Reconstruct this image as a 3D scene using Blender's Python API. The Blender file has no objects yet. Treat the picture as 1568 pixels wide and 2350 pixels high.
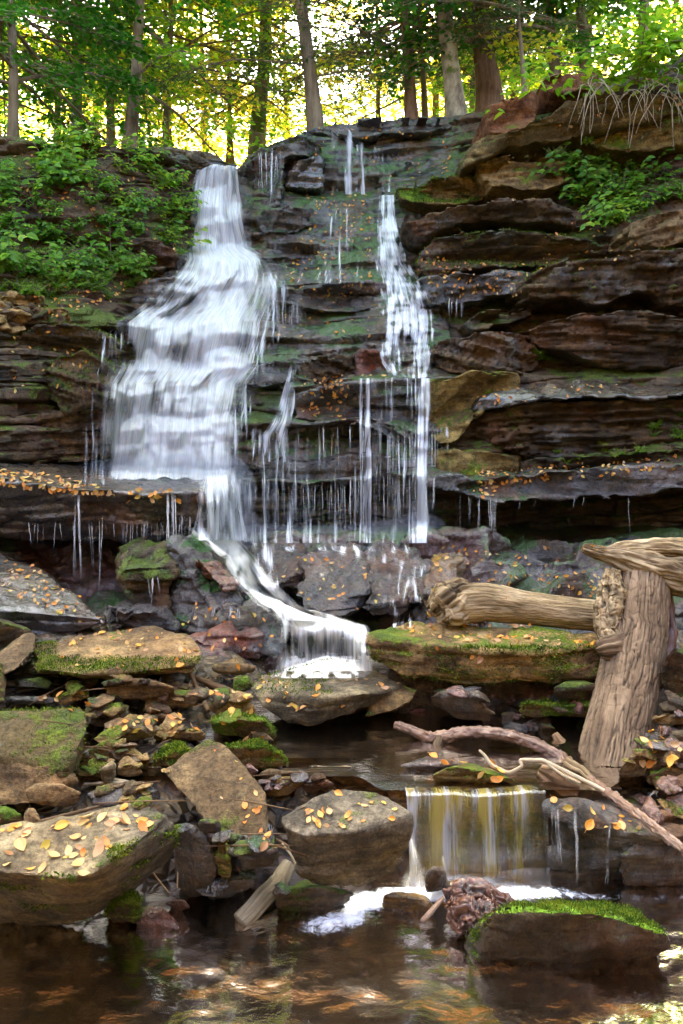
import bpy, bmesh, math, random
import numpy as np
from mathutils import Vector, Matrix
RNG = np.random.RandomState(7)
random.seed(7)
SC = bpy.context.scene
COL = SC.collection
# ------------------------------------------------------------------ camera
CAMH = 1.7
KP = (18.0/26.0)/1175.0                # tangent per design pixel (1568 x 2350 frame)
TH = math.atan(155*KP)                 # camera tipped slightly down
cam_d = bpy.data.cameras.new('camera'); cam = bpy.data.objects.new('camera', cam_d); COL.objects.link(cam)
cam.location = (0, 0, CAMH); cam.rotation_euler = (math.pi/2-TH, 0, 0)
cam_d.sensor_fit = 'VERTICAL'; cam_d.sensor_height = 36; cam_d.lens = 26; cam_d.clip_end = 2000; cam_d.clip_start = .02
SC.camera = cam
def ray(px, py):
    u = (px-784)*KP; v = (1175-py)*KP
    c, s = math.cos(TH), math.sin(TH)
    return (u, c+v*s, -s+v*c)
def P(px, py, Y):
    d = ray(px, py); t = Y/d[1]
    return Vector((d[0]*t, Y, CAMH+d[2]*t))
def PZ(px, py, z):
    d = ray(px, py); t = (z-CAMH)/d[2]
    return Vector((d[0]*t, d[1]*t, z))
def Parr(px, py, Y):
    u = (px-784)*KP; v = (1175-py)*KP
    c, s = math.cos(TH), math.sin(TH)
    dy = c+v*s; dz = -s+v*c; t = Y/dy
    return np.stack([u*t, Y+0*u, CAMH+dz*t], -1)
def proj(p):
    """world -> design pixels"""
    x, y, z = p[0], p[1], p[2]-CAMH
    c, s = math.cos(TH), math.sin(TH)
    f = y*c - z*s; up = y*s + z*c
    return 784 + x/f/KP, 1175 - up/f/KP
# ------------------------------------------------------------------ noise
def _hash(ix, iy, iz, seed):
    h = (ix*374761393 + iy*668265263 + iz*2147483647 + seed*1274126177) & 0xffffffff
    h = ((h ^ (h >> 13))*1274126177) & 0xffffffff
    h = ((h ^ (h >> 16))*2246822519) & 0xffffffff
    return (h ^ (h >> 15)) & 0xffffffff
def rnd(i, seed=0):
    i = np.asarray(i).astype(np.int64)
    return _hash(i, i*0+11, i*0+5, seed)/4294967295.0
def noise(p, seed=0):
    p = np.asarray(p, dtype=np.float64)
    i = np.floor(p).astype(np.int64); f = p-i
    w = f*f*f*(f*(f*6-15)+10)
    out = 0
    for dx in (0, 1):
        for dy in (0, 1):
            for dz in (0, 1):
                h = _hash(i[..., 0]+dx, i[..., 1]+dy, i[..., 2]+dz, seed)
                gx = (h & 1023)/511.5-1; gy = ((h >> 10) & 1023)/511.5-1; gz = ((h >> 20) & 1023)/511.5-1
                g = gx*(f[..., 0]-dx)+gy*(f[..., 1]-dy)+gz*(f[..., 2]-dz)
                wt = (w[..., 0] if dx else 1-w[..., 0])*(w[..., 1] if dy else 1-w[..., 1])*(w[..., 2] if dz else 1-w[..., 2])
                out = out+wt*g
    return out*1.4
def fbm(p, octs=4, seed=0, gain=.5):
    a = 1.0; s = 0
    p = np.asarray(p, dtype=np.float64)
    for k in range(octs):
        s = s+a*noise(p*(2.03**k)+k*13.7, seed+k); a *= gain
    return s
def sstep(a, b, x):
    t = np.clip((x-a)/(b-a), 0, 1); return t*t*(3-2*t)
# ------------------------------------------------------------------ mesh helpers
def mesh_np(name, V, F, smooth=True, mat=None):
    V = np.asarray(V, dtype=np.float32).reshape(-1, 3); F = np.asarray(F, dtype=np.int32)
    m = bpy.data.meshes.new(name)
    k = F.shape[1]
    m.vertices.add(len(V)); m.vertices.foreach_set('co', V.ravel())
    m.loops.add(F.size); m.loops.foreach_set('vertex_index', F.ravel())
    m.polygons.add(len(F)); m.polygons.foreach_set('loop_start', np.arange(0, F.size, k, dtype=np.int32))
    m.polygons.foreach_set('use_smooth', np.full(len(F), smooth, dtype=bool))
    m.update(calc_edges=True)
    if mat: m.materials.append(mat)
    return m
def grid_faces(nr, nc, wrap=False):
    r = np.arange(nr-1)[:, None]; c = np.arange(nc if wrap else nc-1)[None, :]
    c2 = (c+1) % nc
    a = r*nc+c; b = r*nc+c2; d = (r+1)*nc+c; e = (r+1)*nc+c2
    return np.stack([a, d, e, b], -1).reshape(-1, 4)
def attr(m, name, vals):
    a = m.attributes.new(name, 'FLOAT', 'POINT'); a.data.foreach_set('value', np.asarray(vals, dtype=np.float32).ravel())
def set_uv(m, uv):
    l = m.uv_layers.new(name='UVMap'); idx = np.empty(len(m.loops), dtype=np.int32); m.loops.foreach_get('vertex_index', idx)
    l.data.foreach_set('uv', np.asarray(uv, dtype=np.float32).reshape(-1, 2)[idx].ravel())
def link(name, data, parent=None, loc=None):
    o = bpy.data.objects.new(name, data); COL.objects.link(o)
    if parent: o.parent = parent
    if loc is not None: o.location = loc
    return o
def tag(o, label=None, cat=None, group=None, kind=None):
    if label: o['label'] = label
    if cat: o['category'] = cat
    if group: o['group'] = group
    if kind: o['kind'] = kind
    return o
def verts(m):
    V = np.empty(len(m.vertices)*3, dtype=np.float32); m.vertices.foreach_get('co', V); return V.reshape(-1, 3).astype(np.float64)
def norms(m):
    V = np.empty(len(m.vertices)*3, dtype=np.float32); m.vertices.foreach_get('normal', V); return V.reshape(-1, 3).astype(np.float64)
def set_verts(m, V):
    m.vertices.foreach_set('co', np.asarray(V, dtype=np.float32).ravel()); m.update()
def recentre(o, base=None):
    """put the origin of a mesh built in world space at its base centre"""
    V = verts(o.data)
    c = np.array([(V[:, 0].min()+V[:, 0].max())/2, (V[:, 1].min()+V[:, 1].max())/2, V[:, 2].min()]) if base is None else np.array(base)
    set_verts(o.data, V-c); o.location = c
    return o
# ------------------------------------------------------------------ strata displacement
def strata(V, N, seed, thick=.07, amp=.05, dip=(0, 0), warp=.12, lump=.05, lf=1.1, xf=1.8, fine=.010, joint=1.7):
    """push a rock surface in and out along its bedding layers; dip = dz/dx, dz/dy of the beds"""
    q = V*1.0
    w = warp*noise(q*[.45, .45, .3], seed+3) + warp*.35*noise(q*[1.3, 1.3, .8], seed+4)
    s = V[:, 2]-dip[0]*V[:, 0]-dip[1]*V[:, 1]+w
    t = s/thick
    t = t+.45*np.sin(t*.9+seed)+.35*np.sin(t*.37+seed*2.1)
    k = np.floor(t); f = t-k
    # break the beds into blocks along their length
    n1 = noise(np.stack([V[:, 0]*xf+k*5.17, V[:, 1]*xf, k*3.71+V[:, 2]*.2], -1), seed+7)
    n2 = noise(np.stack([V[:, 0]*xf*3.1+k*9.1, V[:, 1]*xf*3.1, k*1.71+.5], -1), seed+8)
    blk = np.floor(V[:, 0]*xf*1.1+k*2.3+1.5*n1); bl = rnd(blk*7+k*131, seed)-.5
    d = amp*(n1*1.0+.5*n2+joint*bl)
    prof = -(np.clip(1-np.minimum(f, 1-f)*9, 0, 1)**1.5)*amp*.75
    side = np.clip(1.15-np.abs(N[:, 2]), 0.12, 1)
    fb = lump*fbm(V*lf, 4, seed+20)
    fi = fine*fbm(V*14, 3, seed+30)
    H = N*1.0; H[:, 2] *= .3
    return V+H*((d+prof)*side)[:, None]+N*(fb+fi)[:, None]
def remesh(bm, voxel):
    m = bpy.data.meshes.new('tmp'); bm.to_mesh(m); bm.free()
    o = bpy.data.objects.new('tmp', m); COL.objects.link(o)
    r = o.modifiers.new('r', 'REMESH'); r.mode = 'VOXEL'; r.voxel_size = voxel; r.use_smooth_shade = True
    dg = bpy.context.evaluated_depsgraph_get()
    out = bpy.data.meshes.new_from_object(o.evaluated_get(dg))
    bpy.data.objects.remove(o); bpy.data.meshes.remove(m)
    return out
def hull_into(bm, pts):
    vs = [bm.verts.new(p) for p in pts]
    r = bmesh.ops.convex_hull(bm, input=vs)
    junk = [g for g in r['geom_interior'] + r['geom_unused'] if isinstance(g, bmesh.types.BMVert) and g.is_valid and not g.link_faces]
    bmesh.ops.delete(bm, geom=list(set(junk)), context='VERTS')
def smooth_mesh(m, n, f=.5):
    bm = bmesh.new(); bm.from_mesh(m)
    for _ in range(n): bmesh.ops.smooth_vert(bm, verts=bm.verts, factor=f, use_axis_x=True, use_axis_y=True, use_axis_z=True)
    bm.to_mesh(m); bm.free()
CNT = [100]
def rock_from(bm, name, mat, voxel=.02, chips=5, smooth=2, parent=None, label=None, cat='rock', group=None, **st):
    CNT[0] += 1; seed = CNT[0]
    m = remesh(bm, voxel); smooth_mesh(m, smooth)
    V = verts(m)
    if chips:
        rs = np.random.RandomState(seed); c = V.mean(0)
        for _ in range(chips):
            n = rs.normal(size=3); n[2] *= .7; n /= np.linalg.norm(n)
            h = (V-c) @ n; lim = h.max()*rs.uniform(.84, .95)
            V -= np.outer(np.maximum(0, h-lim), n)
        set_verts(m, V)
    N = norms(m)
    V = strata(V, N, seed, **st)
    set_verts(m, V)
    m.name = name; m.materials.clear(); m.materials.append(mat)
    m.polygons.foreach_set('use_smooth', np.ones(len(m.polygons), dtype=bool))
    o = link(name, m, parent)
    if not parent: recentre(o)
    tag(o, label, cat if not parent else None, group)
    return o
def prism(bm, outline, Y, depth, dz=0, taper=1.0):
    """front outline [(px,py) or (px,py,dY)] at distance Y, carried straight back into the bank by depth"""
    # ends inside the picture run back into the wall, and the outline is broken into small steps
    x0 = min(a[0] for a in outline); x1 = max(a[0] for a in outline); rs = np.random.RandomState(int(Y*1000+x0) % 9999)
    pts = []
    for i, a in enumerate(outline):
        b = outline[(i+1) % len(outline)]; n = max(1, int(math.hypot(a[0]-b[0], a[1]-b[1])/22))
        for k in range(n):
            f = k/n; q = [a[j]*(1-f)+b[j]*f for j in (0, 1)]; dy = (a[2] if len(a) > 2 else 0)*(1-f)+(b[2] if len(b) > 2 else 0)*f
            if k: q[1] += rs.choice([-5.5, -2, 0, 3, 5.5]); q[0] += rs.uniform(-6, 6)
            e = 0
            w = max(40, (x1-x0)*.28)
            if x0 > -100: e += .45*max(0, 1-(q[0]-x0)/w)**1.5
            if x1 < 1600: e += .45*max(0, 1-(x1-q[0])/w)**1.5
            pts.append((q[0], q[1], dy+taper*e*min(1, (x1-x0)/180)+rs.uniform(-.03, .03)))
    fr = [P(a[0], a[1], Y+a[2]) for a in pts]
    bk = [Vector((p.x, p.y+depth, p.z+dz)) for p in fr]
    vf = [bm.verts.new(p) for p in fr]; vb = [bm.verts.new(p) for p in bk]
    n = len(fr)
    bm.faces.new(vf); bm.faces.new(list(reversed(vb)))
    for i in range(n):
        j = (i+1) % n
        bm.faces.new((vf[j], vf[i], vb[i], vb[j]))
    bmesh.ops.triangulate(bm, faces=bm.faces[:]); bmesh.ops.recalc_face_normals(bm, faces=bm.faces[:])
def ledge(label, outline, Y, depth, mat, name='rock_ledge', dz=0, voxel=.022, cat='rock ledge', taper=.8, **k):
    bm = bmesh.new(); prism(bm, outline, Y, depth, dz, taper); k.setdefault('smooth', 1)
    k.setdefault('chips', 0)
    return rock_from(bm, name, mat, voxel, label=label, cat=cat, **k)
def boulder(label, pts, mat, name='boulder', voxel=.014, cat='rock', extra=None, **k):
    """pts: (px,py,z) seen corners plus hidden ones; convex block(s)"""
    bm = bmesh.new()
    groups = [pts]+(extra or [])
    for g in groups:
        hull_into(bm, [PZ(*p) if not isinstance(p, Vector) else p for p in g])
    k.setdefault('amp', .018); k.setdefault('lump', .022); k.setdefault('thick', .05); k.setdefault('lf', 2.6); k.setdefault('warp', .06); k.setdefault('fine', .007); k.setdefault('smooth', 1); k.setdefault('chips', 1); k.setdefault('joint', .8)
    return rock_from(bm, name, mat, voxel, label=label, cat=cat, **k)
def slabpts(top, drop, s=.9, dy=0.0, dx=0.0):
    T = [PZ(*p) for p in top]; c = sum(T, Vector())/len(T)
    return T+[Vector((c.x+(p.x-c.x)*s+dx, c.y+(p.y-c.y)*s+dy, p.z-drop)) for p in T]
def tube(pts, rad, nt=24, nl=60, wob=0, seed=0, cap=True, disp=None):
    """lattice tube through world points; returns V, F, (theta, length) per vertex"""
    pts = np.array([list(p) for p in pts], dtype=float); rad = np.array(rad, dtype=float)
    d = np.r_[0, np.cumsum(np.linalg.norm(np.diff(pts, axis=0), axis=1))]
    t = np.linspace(0, d[-1], nl)
    C = np.stack([np.interp(t, d, pts[:, i]) for i in range(3)], -1)
    for _ in range(max(2, nl//18)):
        C[1:-1] = (C[:-2]+2*C[1:-1]+C[2:])/4
    if len(rad) != len(d): rad = np.interp(np.linspace(0, 1, len(d)), np.linspace(0, 1, len(rad)), rad)
    R = np.interp(t, d, rad)
    for _ in range(3): R[1:-1] = (R[:-2]+2*R[1:-1]+R[2:])/4
    T = np.gradient(C, axis=0); T /= np.linalg.norm(T, axis=1)[:, None]+1e-9
    up = np.array([0.13, .9, .2]); 
    A = np.cross(T, up); A /= np.linalg.norm(A, axis=1)[:, None]+1e-9
    B = np.cross(T, A)
    th = np.linspace(0, 2*np.pi, nt, endpoint=False)
    TT, LL = np.meshgrid(th, t)
    Rr = R[:, None]*np.ones_like(TT)
    if wob: Rr = Rr*(1+wob*fbm(np.stack([np.cos(TT)*1.2, np.sin(TT)*1.2, LL*1.5/max(rad.mean()*6, 1e-3)], -1), 3, seed))
    h = 0
    if disp is not None:
        h = disp(TT, LL, Rr); Rr = Rr+h
    V = C[:, None, :]+Rr[..., None]*(np.cos(TT)[..., None]*A[:, None, :]+np.sin(TT)[..., None]*B[:, None, :])
    V = V.reshape(-1, 3); F = grid_faces(nl, nt, True)
    if cap:
        n0 = len(V); V = np.vstack([V, C[0]-T[0]*R[0]*.15, C[-1]+T[-1]*R[-1]*.15])
        i = np.arange(nt); j = (i+1) % nt
        F = np.vstack([F, np.stack([i, j, np.full(nt, n0), np.full(nt, n0)], -1), np.stack([(nl-1)*nt+j, (nl-1)*nt+i, np.full(nt, n0+1), np.full(nt, n0+1)], -1)])
    hh = np.broadcast_to(h, TT.shape).ravel(); hh = np.r_[hh, 0, 0] if cap else hh
    tl = np.stack([TT.ravel(), LL.ravel()], -1); tl = np.vstack([tl, [0, 0], [0, 0]]) if cap else tl
    return V, F, tl, hh
def tube_mesh(name, V, F, mat):
    """tube with degenerate cap quads turned to triangles"""
    F = [tuple(f) if f[2] != f[3] else tuple(f[:3]) for f in F.tolist()]
    m = bpy.data.meshes.new(name); m.from_pydata(V.tolist(), [], F); m.update()
    m.polygons.foreach_set('use_smooth', np.ones(len(m.polygons), dtype=bool))
    if mat: m.materials.append(mat)
    return m
class Leaves:
    """many small leaf blades in one mesh"""
    def __init__(s): s.V = []; s.F = []; s.n = 0
    def add(s, C, D, N, L, W, fold=.15, shape=6):
        C = np.asarray(C, float); D = np.asarray(D, float); N = np.asarray(N, float)
        D = D/(np.linalg.norm(D, axis=1)[:, None]+1e-9); S = np.cross(D, N); S /= np.linalg.norm(S, axis=1)[:, None]+1e-9
        N = np.cross(S, D)
        L = np.broadcast_to(np.asarray(L, float), (len(C),))[:, None]; W = np.broadcast_to(np.asarray(W, float), (len(C),))[:, None]
        if shape == 4:
            v = np.stack([C, C+D*L*.45+S*W*.5+N*W*fold, C+D*L, C+D*L*.45-S*W*.5+N*W*fold], 1); k = 4
            f = np.array([[0, 1, 2, 3]])
        else:
            v = np.stack([C, C+D*L*.28+S*W*.46+N*W*fold, C+D*L*.68+S*W*.34+N*W*fold*.6, C+D*L-N*L*.08, C+D*L*.68-S*W*.34+N*W*fold*.6, C+D*L*.28-S*W*.46+N*W*fold], 1); k = 6
            f = np.array([[0, 1, 2, 3], [0, 3, 4, 5]])
        n = len(C)
        s.V.append(v.reshape(-1, 3)); s.F.append((f[None]+(np.arange(n)*k)[:, None, None]+s.n).reshape(-1, 4)); s.n += n*k
    def mesh(s, name, mat):
        return mesh_np(name, np.vstack(s.V), np.vstack(s.F), False, mat)
# ------------------------------------------------------------------ materials
class NT:
    def __init__(s, name):
        s.m = bpy.data.materials.new(name); s.m.use_nodes = True; s.t = s.m.node_tree; s.t.nodes.clear()
        s.out = s.t.nodes.new('ShaderNodeOutputMaterial')
    def n(s, typ, **kw):
        nd = s.t.nodes.new(typ)
        for k, v in kw.items():
            if hasattr(nd, k) and not k.startswith('i_'): setattr(nd, k, v)
        return nd
    def L(s, a, b): s.t.links.new(a, b)
    def val(s, sock, v):
        if isinstance(v, bpy.types.NodeSocket): s.L(v, sock)
        else:
            if sock.type == 'RGBA' and len(v) == 3: v = (*v, 1)
            sock.default_value = v
    def pos(s):
        if not hasattr(s, '_g'): s._g = s.n('ShaderNodeNewGeometry')
        return s._g.outputs['Position']
    def nz(s):
        s.pos(); x = s.n('ShaderNodeSeparateXYZ'); s.L(s._g.outputs['Normal'], x.inputs[0]); return x.outputs[2]
    def mapv(s, v, scale, rot=(0, 0, 0), loc=(0, 0, 0)):
        m = s.n('ShaderNodeMapping'); s.L(v, m.inputs['Vector']); m.inputs['Scale'].default_value = scale; m.inputs['Rotation'].default_value = rot; m.inputs['Location'].default_value = loc
        return m.outputs[0]
    def noise(s, v, scale, detail=4, rough=.55, dist=0, color=False):
        n = s.n('ShaderNodeTexNoise'); s.L(v, n.inputs['Vector']); n.inputs['Scale'].default_value = scale; n.inputs['Detail'].default_value = detail
        n.inputs['Roughness'].default_value = rough; n.inputs['Distortion'].default_value = dist
        return n.outputs['Color' if color else 'Fac']
    def vor(s, v, scale, feature='F1'):
        n = s.n('ShaderNodeTexVoronoi'); n.feature = feature; s.L(v, n.inputs['Vector']); n.inputs['Scale'].default_value = scale; return n.outputs['Distance']
    def math(s, op, a, b=0.0, clamp=False):
        n = s.n('ShaderNodeMath'); n.operation = op; n.use_clamp = clamp; s.val(n.inputs[0], a); s.val(n.inputs[1], b); return n.outputs[0]
    def ramp(s, f, a, b, c=0.0, d=1.0, smooth=True):
        n = s.n('ShaderNodeMapRange'); n.interpolation_type = 'SMOOTHSTEP' if smooth else 'LINEAR'; n.clamp = True
        s.val(n.inputs[0], f); n.inputs[1].default_value = a; n.inputs[2].default_value = b; n.inputs[3].default_value = c; n.inputs[4].default_value = d
        return n.outputs[0]
    def mix(s, f, a, b, blend='MIX'):
        n = s.n('ShaderNodeMix'); n.data_type = 'RGBA'; n.blend_type = blend; s.val(n.inputs[0], f); s.val(n.inputs[6], a); s.val(n.inputs[7], b); return n.outputs[2]
    def colramp(s, f, stops):
        n = s.n('ShaderNodeValToRGB'); s.L(f, n.inputs[0]); e = n.color_ramp.elements
        e[0].position = stops[0][0]; e[0].color = (*stops[0][1], 1); e[1].position = stops[-1][0]; e[1].color = (*stops[-1][1], 1)
        for p, c in stops[1:-1]:
            x = e.new(p); x.color = (*c, 1)
        return n.outputs[0]
    def bump(s, h, strength, dist, nrm=None):
        n = s.n('ShaderNodeBump'); s.L(h, n.inputs['Height']); n.inputs['Strength'].default_value = strength; n.inputs['Distance'].default_value = dist
        if nrm: s.L(nrm, n.inputs['Normal'])
        return n.outputs[0]
    def attr(s, name):
        n = s.n('ShaderNodeAttribute'); n.attribute_name = name; return n.outputs['Fac']
    def bsdf(s, color, rough, normal=None, spec=.5, coat=0.0, **kw):
        b = s.n('ShaderNodeBsdfPrincipled'); s.val(b.inputs['Base Color'], color); s.val(b.inputs['Roughness'], rough); s.val(b.inputs['Specular IOR Level'], spec)
        if normal: s.L(normal, b.inputs['Normal'])
        if not (isinstance(coat, float) and coat == 0.0):
            s.val(b.inputs['Coat Weight'], coat); b.inputs['Coat Roughness'].default_value = .09; b.inputs['Coat IOR'].default_value = 1.4
            if normal: s.L(normal, b.inputs['Coat Normal'])
        return b.outputs[0]
    def done(s, sh): s.L(sh, s.out.inputs[0]); return s.m
_MC = {}
def rock_mat(name, dark=(.045, .032, .020), light=(.20, .155, .095), moss=.3, wet=.0, rust=.25, lichen=.15, mossc=((.022, .045, .004), (.13, .17, .012)), bump=1.0, grey=.0, strat=1.0, top=.10, warm=(1.22, 1.0, .74)):
    if name in _MC: return _MC[name]
    dark = tuple(a*b for a, b in zip(dark, warm)); light = tuple(a*b*1.05 for a, b in zip(light, warm))
    t = NT(name); p = t.pos()
    wv = t.noise(p, 1.3, 3, .5, 0, True)
    pw = t.n('ShaderNodeVectorMath'); pw.operation = 'MULTIPLY_ADD'; t.L(wv, pw.inputs[0]); pw.inputs[1].default_value = (.25, .25, .25); t.L(p, pw.inputs[2])
    lay = t.noise(t.mapv(pw.outputs[0], (1.5, 1.5, 9)), 1.6, 7, .72)
    big = t.noise(p, 2.1, 5, .6)
    med = t.noise(p, 9, 6, .65)
    fine = t.noise(p, 70, 5, .7)
    f = t.math('ADD', t.math('MULTIPLY', lay, .42*strat), t.math('ADD', t.math('MULTIPLY', big, .4), t.math('MULTIPLY', med, .36)))
    f = t.ramp(f, .40+.09*strat, .62+.12*strat, 0, 1)
    col = t.mix(f, dark, light)
    rm = t.ramp(t.noise(p, 1.7, 5, .6), .50, .66, 0, rust)
    col = t.mix(rm, col, (.17, .062, .022))
    gm = t.ramp(t.noise(t.mapv(p, (1, 1, 1), (0, 0, 0), (7, 3, 1)), 1.2, 4, .6), .45, .62, 0, grey)
    col = t.mix(gm, col, t.mix(f, (.014, .014, .017), (.10, .10, .115)))
    col = t.mix(t.ramp(fine, .25, .75, 0, 1), t.mix(.45, col, (0, 0, 0)), t.mix(.30, col, t.mix(1.0, col, (2.1, 2.0, 1.8), 'MULTIPLY')))
    spk = t.noise(p, 30, 6, .78); col = t.mix(t.ramp(spk, .50, .64, 0, .75), col, t.mix(1.0, col, (.38, .36, .33), 'MULTIPLY'))
    col = t.mix(t.ramp(spk, .32, .45, .7, 0), col, t.mix(1.0, col, (1.7, 1.6, 1.45), 'MULTIPLY'))
    # pale lichen crusts
    lic = t.math('MULTIPLY', t.ramp(t.noise(p, 7, 7, .7), .60, .68, 0, 1), t.ramp(t.noise(p, 1.5, 2, .5), .48, .62, 0, lichen))
    col = t.mix(lic, col, (.33, .34, .22))
    # cracks
    ck = t.ramp(t.vor(pw.outputs[0], 2.3, 'DISTANCE_TO_EDGE'), .0, .02, 0, 1)
    col = t.mix(t.math('MULTIPLY', t.math('SUBTRACT', 1.0, ck), .35), col, (.012, .010, .007))
    nz = t.nz()
    mm = t.math('ADD', t.math('MULTIPLY', t.noise(p, 2.6, 6, .65), 1.0), t.math('MULTIPLY', nz, top))
    mm = t.math('ADD', mm, t.math('MULTIPLY', t.noise(p, 14, 4, .7), .30))
    lo = .90-.40*moss+(top-.10)*.45
    mk = t.ramp(mm, lo, lo+.10, 0, 1)
    mn = t.noise(p, 95, 4, .75)
    mcol = t.mix(t.ramp(t.math('ADD', t.math('MULTIPLY', mn, .6), t.math('MULTIPLY', t.noise(p, 6, 3, .5), .5)), .40, .72, 0, 1), mossc[0], mossc[1])
    if moss > 0: col = t.mix(mk, col, t.mix(1.0, mcol, (1.35, 1.3, 1.0), 'MULTIPLY'))
    h = t.math('ADD', t.math('MULTIPLY', lay, .9*strat), t.math('ADD', t.math('MULTIPLY', med, .8), t.math('ADD', t.math('MULTIPLY', fine, .2), t.math('MULTIPLY', spk, .55))))
    n1 = t.bump(h, .75*bump, .035)
    hm = t.math('MULTIPLY', t.math('ADD', mn, t.noise(p, 32, 3, .6)), mk)
    n2 = t.bump(hm, .9, .016, n1) if moss > 0 else n1
    if wet > 0:
        wm = t.ramp(t.noise(t.mapv(p, (1, 1, .55)), 2.4, 5, .62), .62-.36*wet, .72-.26*wet, 0, 1)
        if moss > 0: wm = t.math('MULTIPLY', wm, t.ramp(mk, 0, 1, 1, .45))
        col = t.mix(t.math('MULTIPLY', wm, .35), col, t.mix(1.0, col, (.5, .5, .52), 'MULTIPLY'))
        rip = t.noise(t.mapv(p, (1, 1, .35)), 38, 3, .6)
        n3 = t.bump(rip, .8, .015, n2)
        rough = t.math('SUBTRACT', .72, t.math('MULTIPLY', wm, t.ramp(med, .3, .7, .50, .36)))
        sh = t.bsdf(col, rough, n3, t.math('ADD', .3, t.math('MULTIPLY', wm, .5)), t.math('MULTIPLY', wm, .9))
    else:
        sh = t.bsdf(col, .82, n2, .25)
    _MC[name] = t.done(sh); return _MC[name]
def leaf_mat(name, stops, trans=.5, rough=.5, spec=.3, ns=.55):
    if name in _MC: return _MC[name]
    t = NT(name); t.pos(); r = t._g.outputs['Random Per Island']
    big = t.noise(t.pos(), ns, 3, .6)
    f = t.math('ADD', t.math('MULTIPLY', r, .55), t.math('MULTIPLY', t.ramp(big, .32, .68, 0, 1, False), .45))
    col = t.colramp(f, stops)
    d = t.bsdf(col, rough, None, spec)
    tr = t.n('ShaderNodeBsdfTranslucent'); t.L(t.mix(1.0, col, (1.5, 1.45, .8), 'MULTIPLY'), tr.inputs[0])
    mx = t.n('ShaderNodeMixShader'); mx.inputs[0].default_value = trans; t.L(d, mx.inputs[1]); t.L(tr.outputs[0], mx.inputs[2])
    _MC[name] = t.done(mx.outputs[0]); return _MC[name]
def bark_mat(name, dark, light, sx=10, moss=.0, rough=.85, vert=.12):
    if name in _MC: return _MC[name]
    t = NT(name); p = t.pos()
    v = t.mapv(p, (1, 1, vert))
    a = t.noise(v, sx, 6, .7); b = t.noise(p, 3, 4, .6); c = t.noise(p, 60, 3, .6)
    f = t.ramp(t.math('ADD', t.math('MULTIPLY', a, .7), t.math('MULTIPLY', b, .35)), .36, .68)
    col = t.mix(f, dark, light)
    if moss: col = t.mix(t.ramp(t.noise(p, 2.2, 5, .65), .72-.4*moss, .80-.4*moss, 0, 1), col, t.mix(c, (.03, .05, .006), (.12, .15, .02)))
    n = t.bump(t.math('ADD', a, t.math('MULTIPLY', c, .2)), .9, .03)
    _MC[name] = t.done(t.bsdf(col, rough, n, .2)); return _MC[name]
def wood_mat(name, dark, mid, light, axis_scale=(1, 1, 1), wet=0, moss=0, crev=True, grain=26):
    """weathered wood; grain follows the UV length"""
    if name in _MC: return _MC[name]
    t = NT(name); uv = t.n('ShaderNodeUVMap'); u = uv.outputs[0]; p = t.pos()
    g = t.noise(t.mapv(u, (grain, 1.6, 1)), 1.0, 7, .7, .5)
    b = t.noise(p, 5, 5, .6); c = t.noise(p, 80, 3, .6)
    f = t.math('ADD', t.math('MULTIPLY', g, .65), t.math('MULTIPLY', b, .4))
    col = t.colramp(f, [(.34, dark), (.5, mid), (.66, light)])
    if crev:
        h = t.attr('h'); col = t.mix(t.ramp(h, -.012, .004, .85, 0), col, tuple(x*.35 for x in dark))
    if moss:
        mk = t.ramp(t.noise(p, 4.5, 6, .7), .80-.4*moss, .86-.4*moss, 0, 1)
        col = t.mix(mk, col, t.mix(c, (.03, .06, .004), (.16, .2, .02)))
    n = t.bump(t.math('ADD', g, t.math('MULTIPLY', c, .15)), 1.0, .012)
    _MC[name] = t.done(t.bsdf(col, .8 if not wet else .35, n, .25 if not wet else .5, 0.0 if not wet else .5)); return _MC[name]
# rock families seen in the photo
M_DRY = rock_mat('dry_brown_rock', (.055, .040, .023), (.29, .225, .13), moss=.22, rust=.25, lichen=.5)
M_DRYM = rock_mat('mossy_brown_rock', (.06, .043, .022), (.30, .235, .12), moss=.46, rust=.2, lichen=.5)
M_OLIVE = rock_mat('olive_rock', (.06, .05, .020), (.24, .20, .085), moss=.52, rust=.2, lichen=.5)
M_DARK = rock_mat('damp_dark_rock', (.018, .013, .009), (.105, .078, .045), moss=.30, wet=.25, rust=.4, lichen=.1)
M_DARKM = rock_mat('damp_mossy_rock', (.018, .014, .009), (.10, .078, .040), moss=.52, wet=.2, rust=.25, lichen=.1, mossc=((.010, .024, .003), (.075, .105, .008)))
M_WET = rock_mat('wet_slate_rock', (.012, .010, .010), (.085, .068, .058), moss=.30, wet=.85, rust=.5, lichen=.0, grey=.6, mossc=((.006, .022, .006), (.04, .10, .018)))
M_WETM = rock_mat('wet_mossy_rock', (.012, .012, .010), (.075, .065, .05), moss=.52, wet=.7, rust=.3, lichen=.0, grey=.6, mossc=((.006, .026, .008), (.04, .12, .02)))
M_RED = rock_mat('red_rock', (.06, .022, .012), (.22, .12, .07), moss=.25, wet=.0, rust=.6, lichen=.2)
M_REDW = rock_mat('wet_red_rock', (.035, .012, .010), (.16, .055, .035), moss=.2, wet=.8, rust=.9, lichen=.0)
M_GREY = rock_mat('grey_green_rock', (.065, .062, .045), (.30, .285, .21), moss=.10, rust=.15, lichen=.4, grey=.5)
M_TAN = rock_mat('tan_sandstone', (.085, .066, .040), (.34, .28, .18), moss=.26, rust=.15, lichen=.7, strat=.4, bump=1.3)
M_LICH = rock_mat('lichen_rock', (.07, .06, .03), (.30, .26, .13), moss=.40, rust=.15, lichen=1.0, strat=.4)
M_BLACK = rock_mat('wet_black_rock', (.010, .008, .006), (.075, .055, .032), moss=.22, wet=.42, rust=.3, lichen=0)
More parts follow.
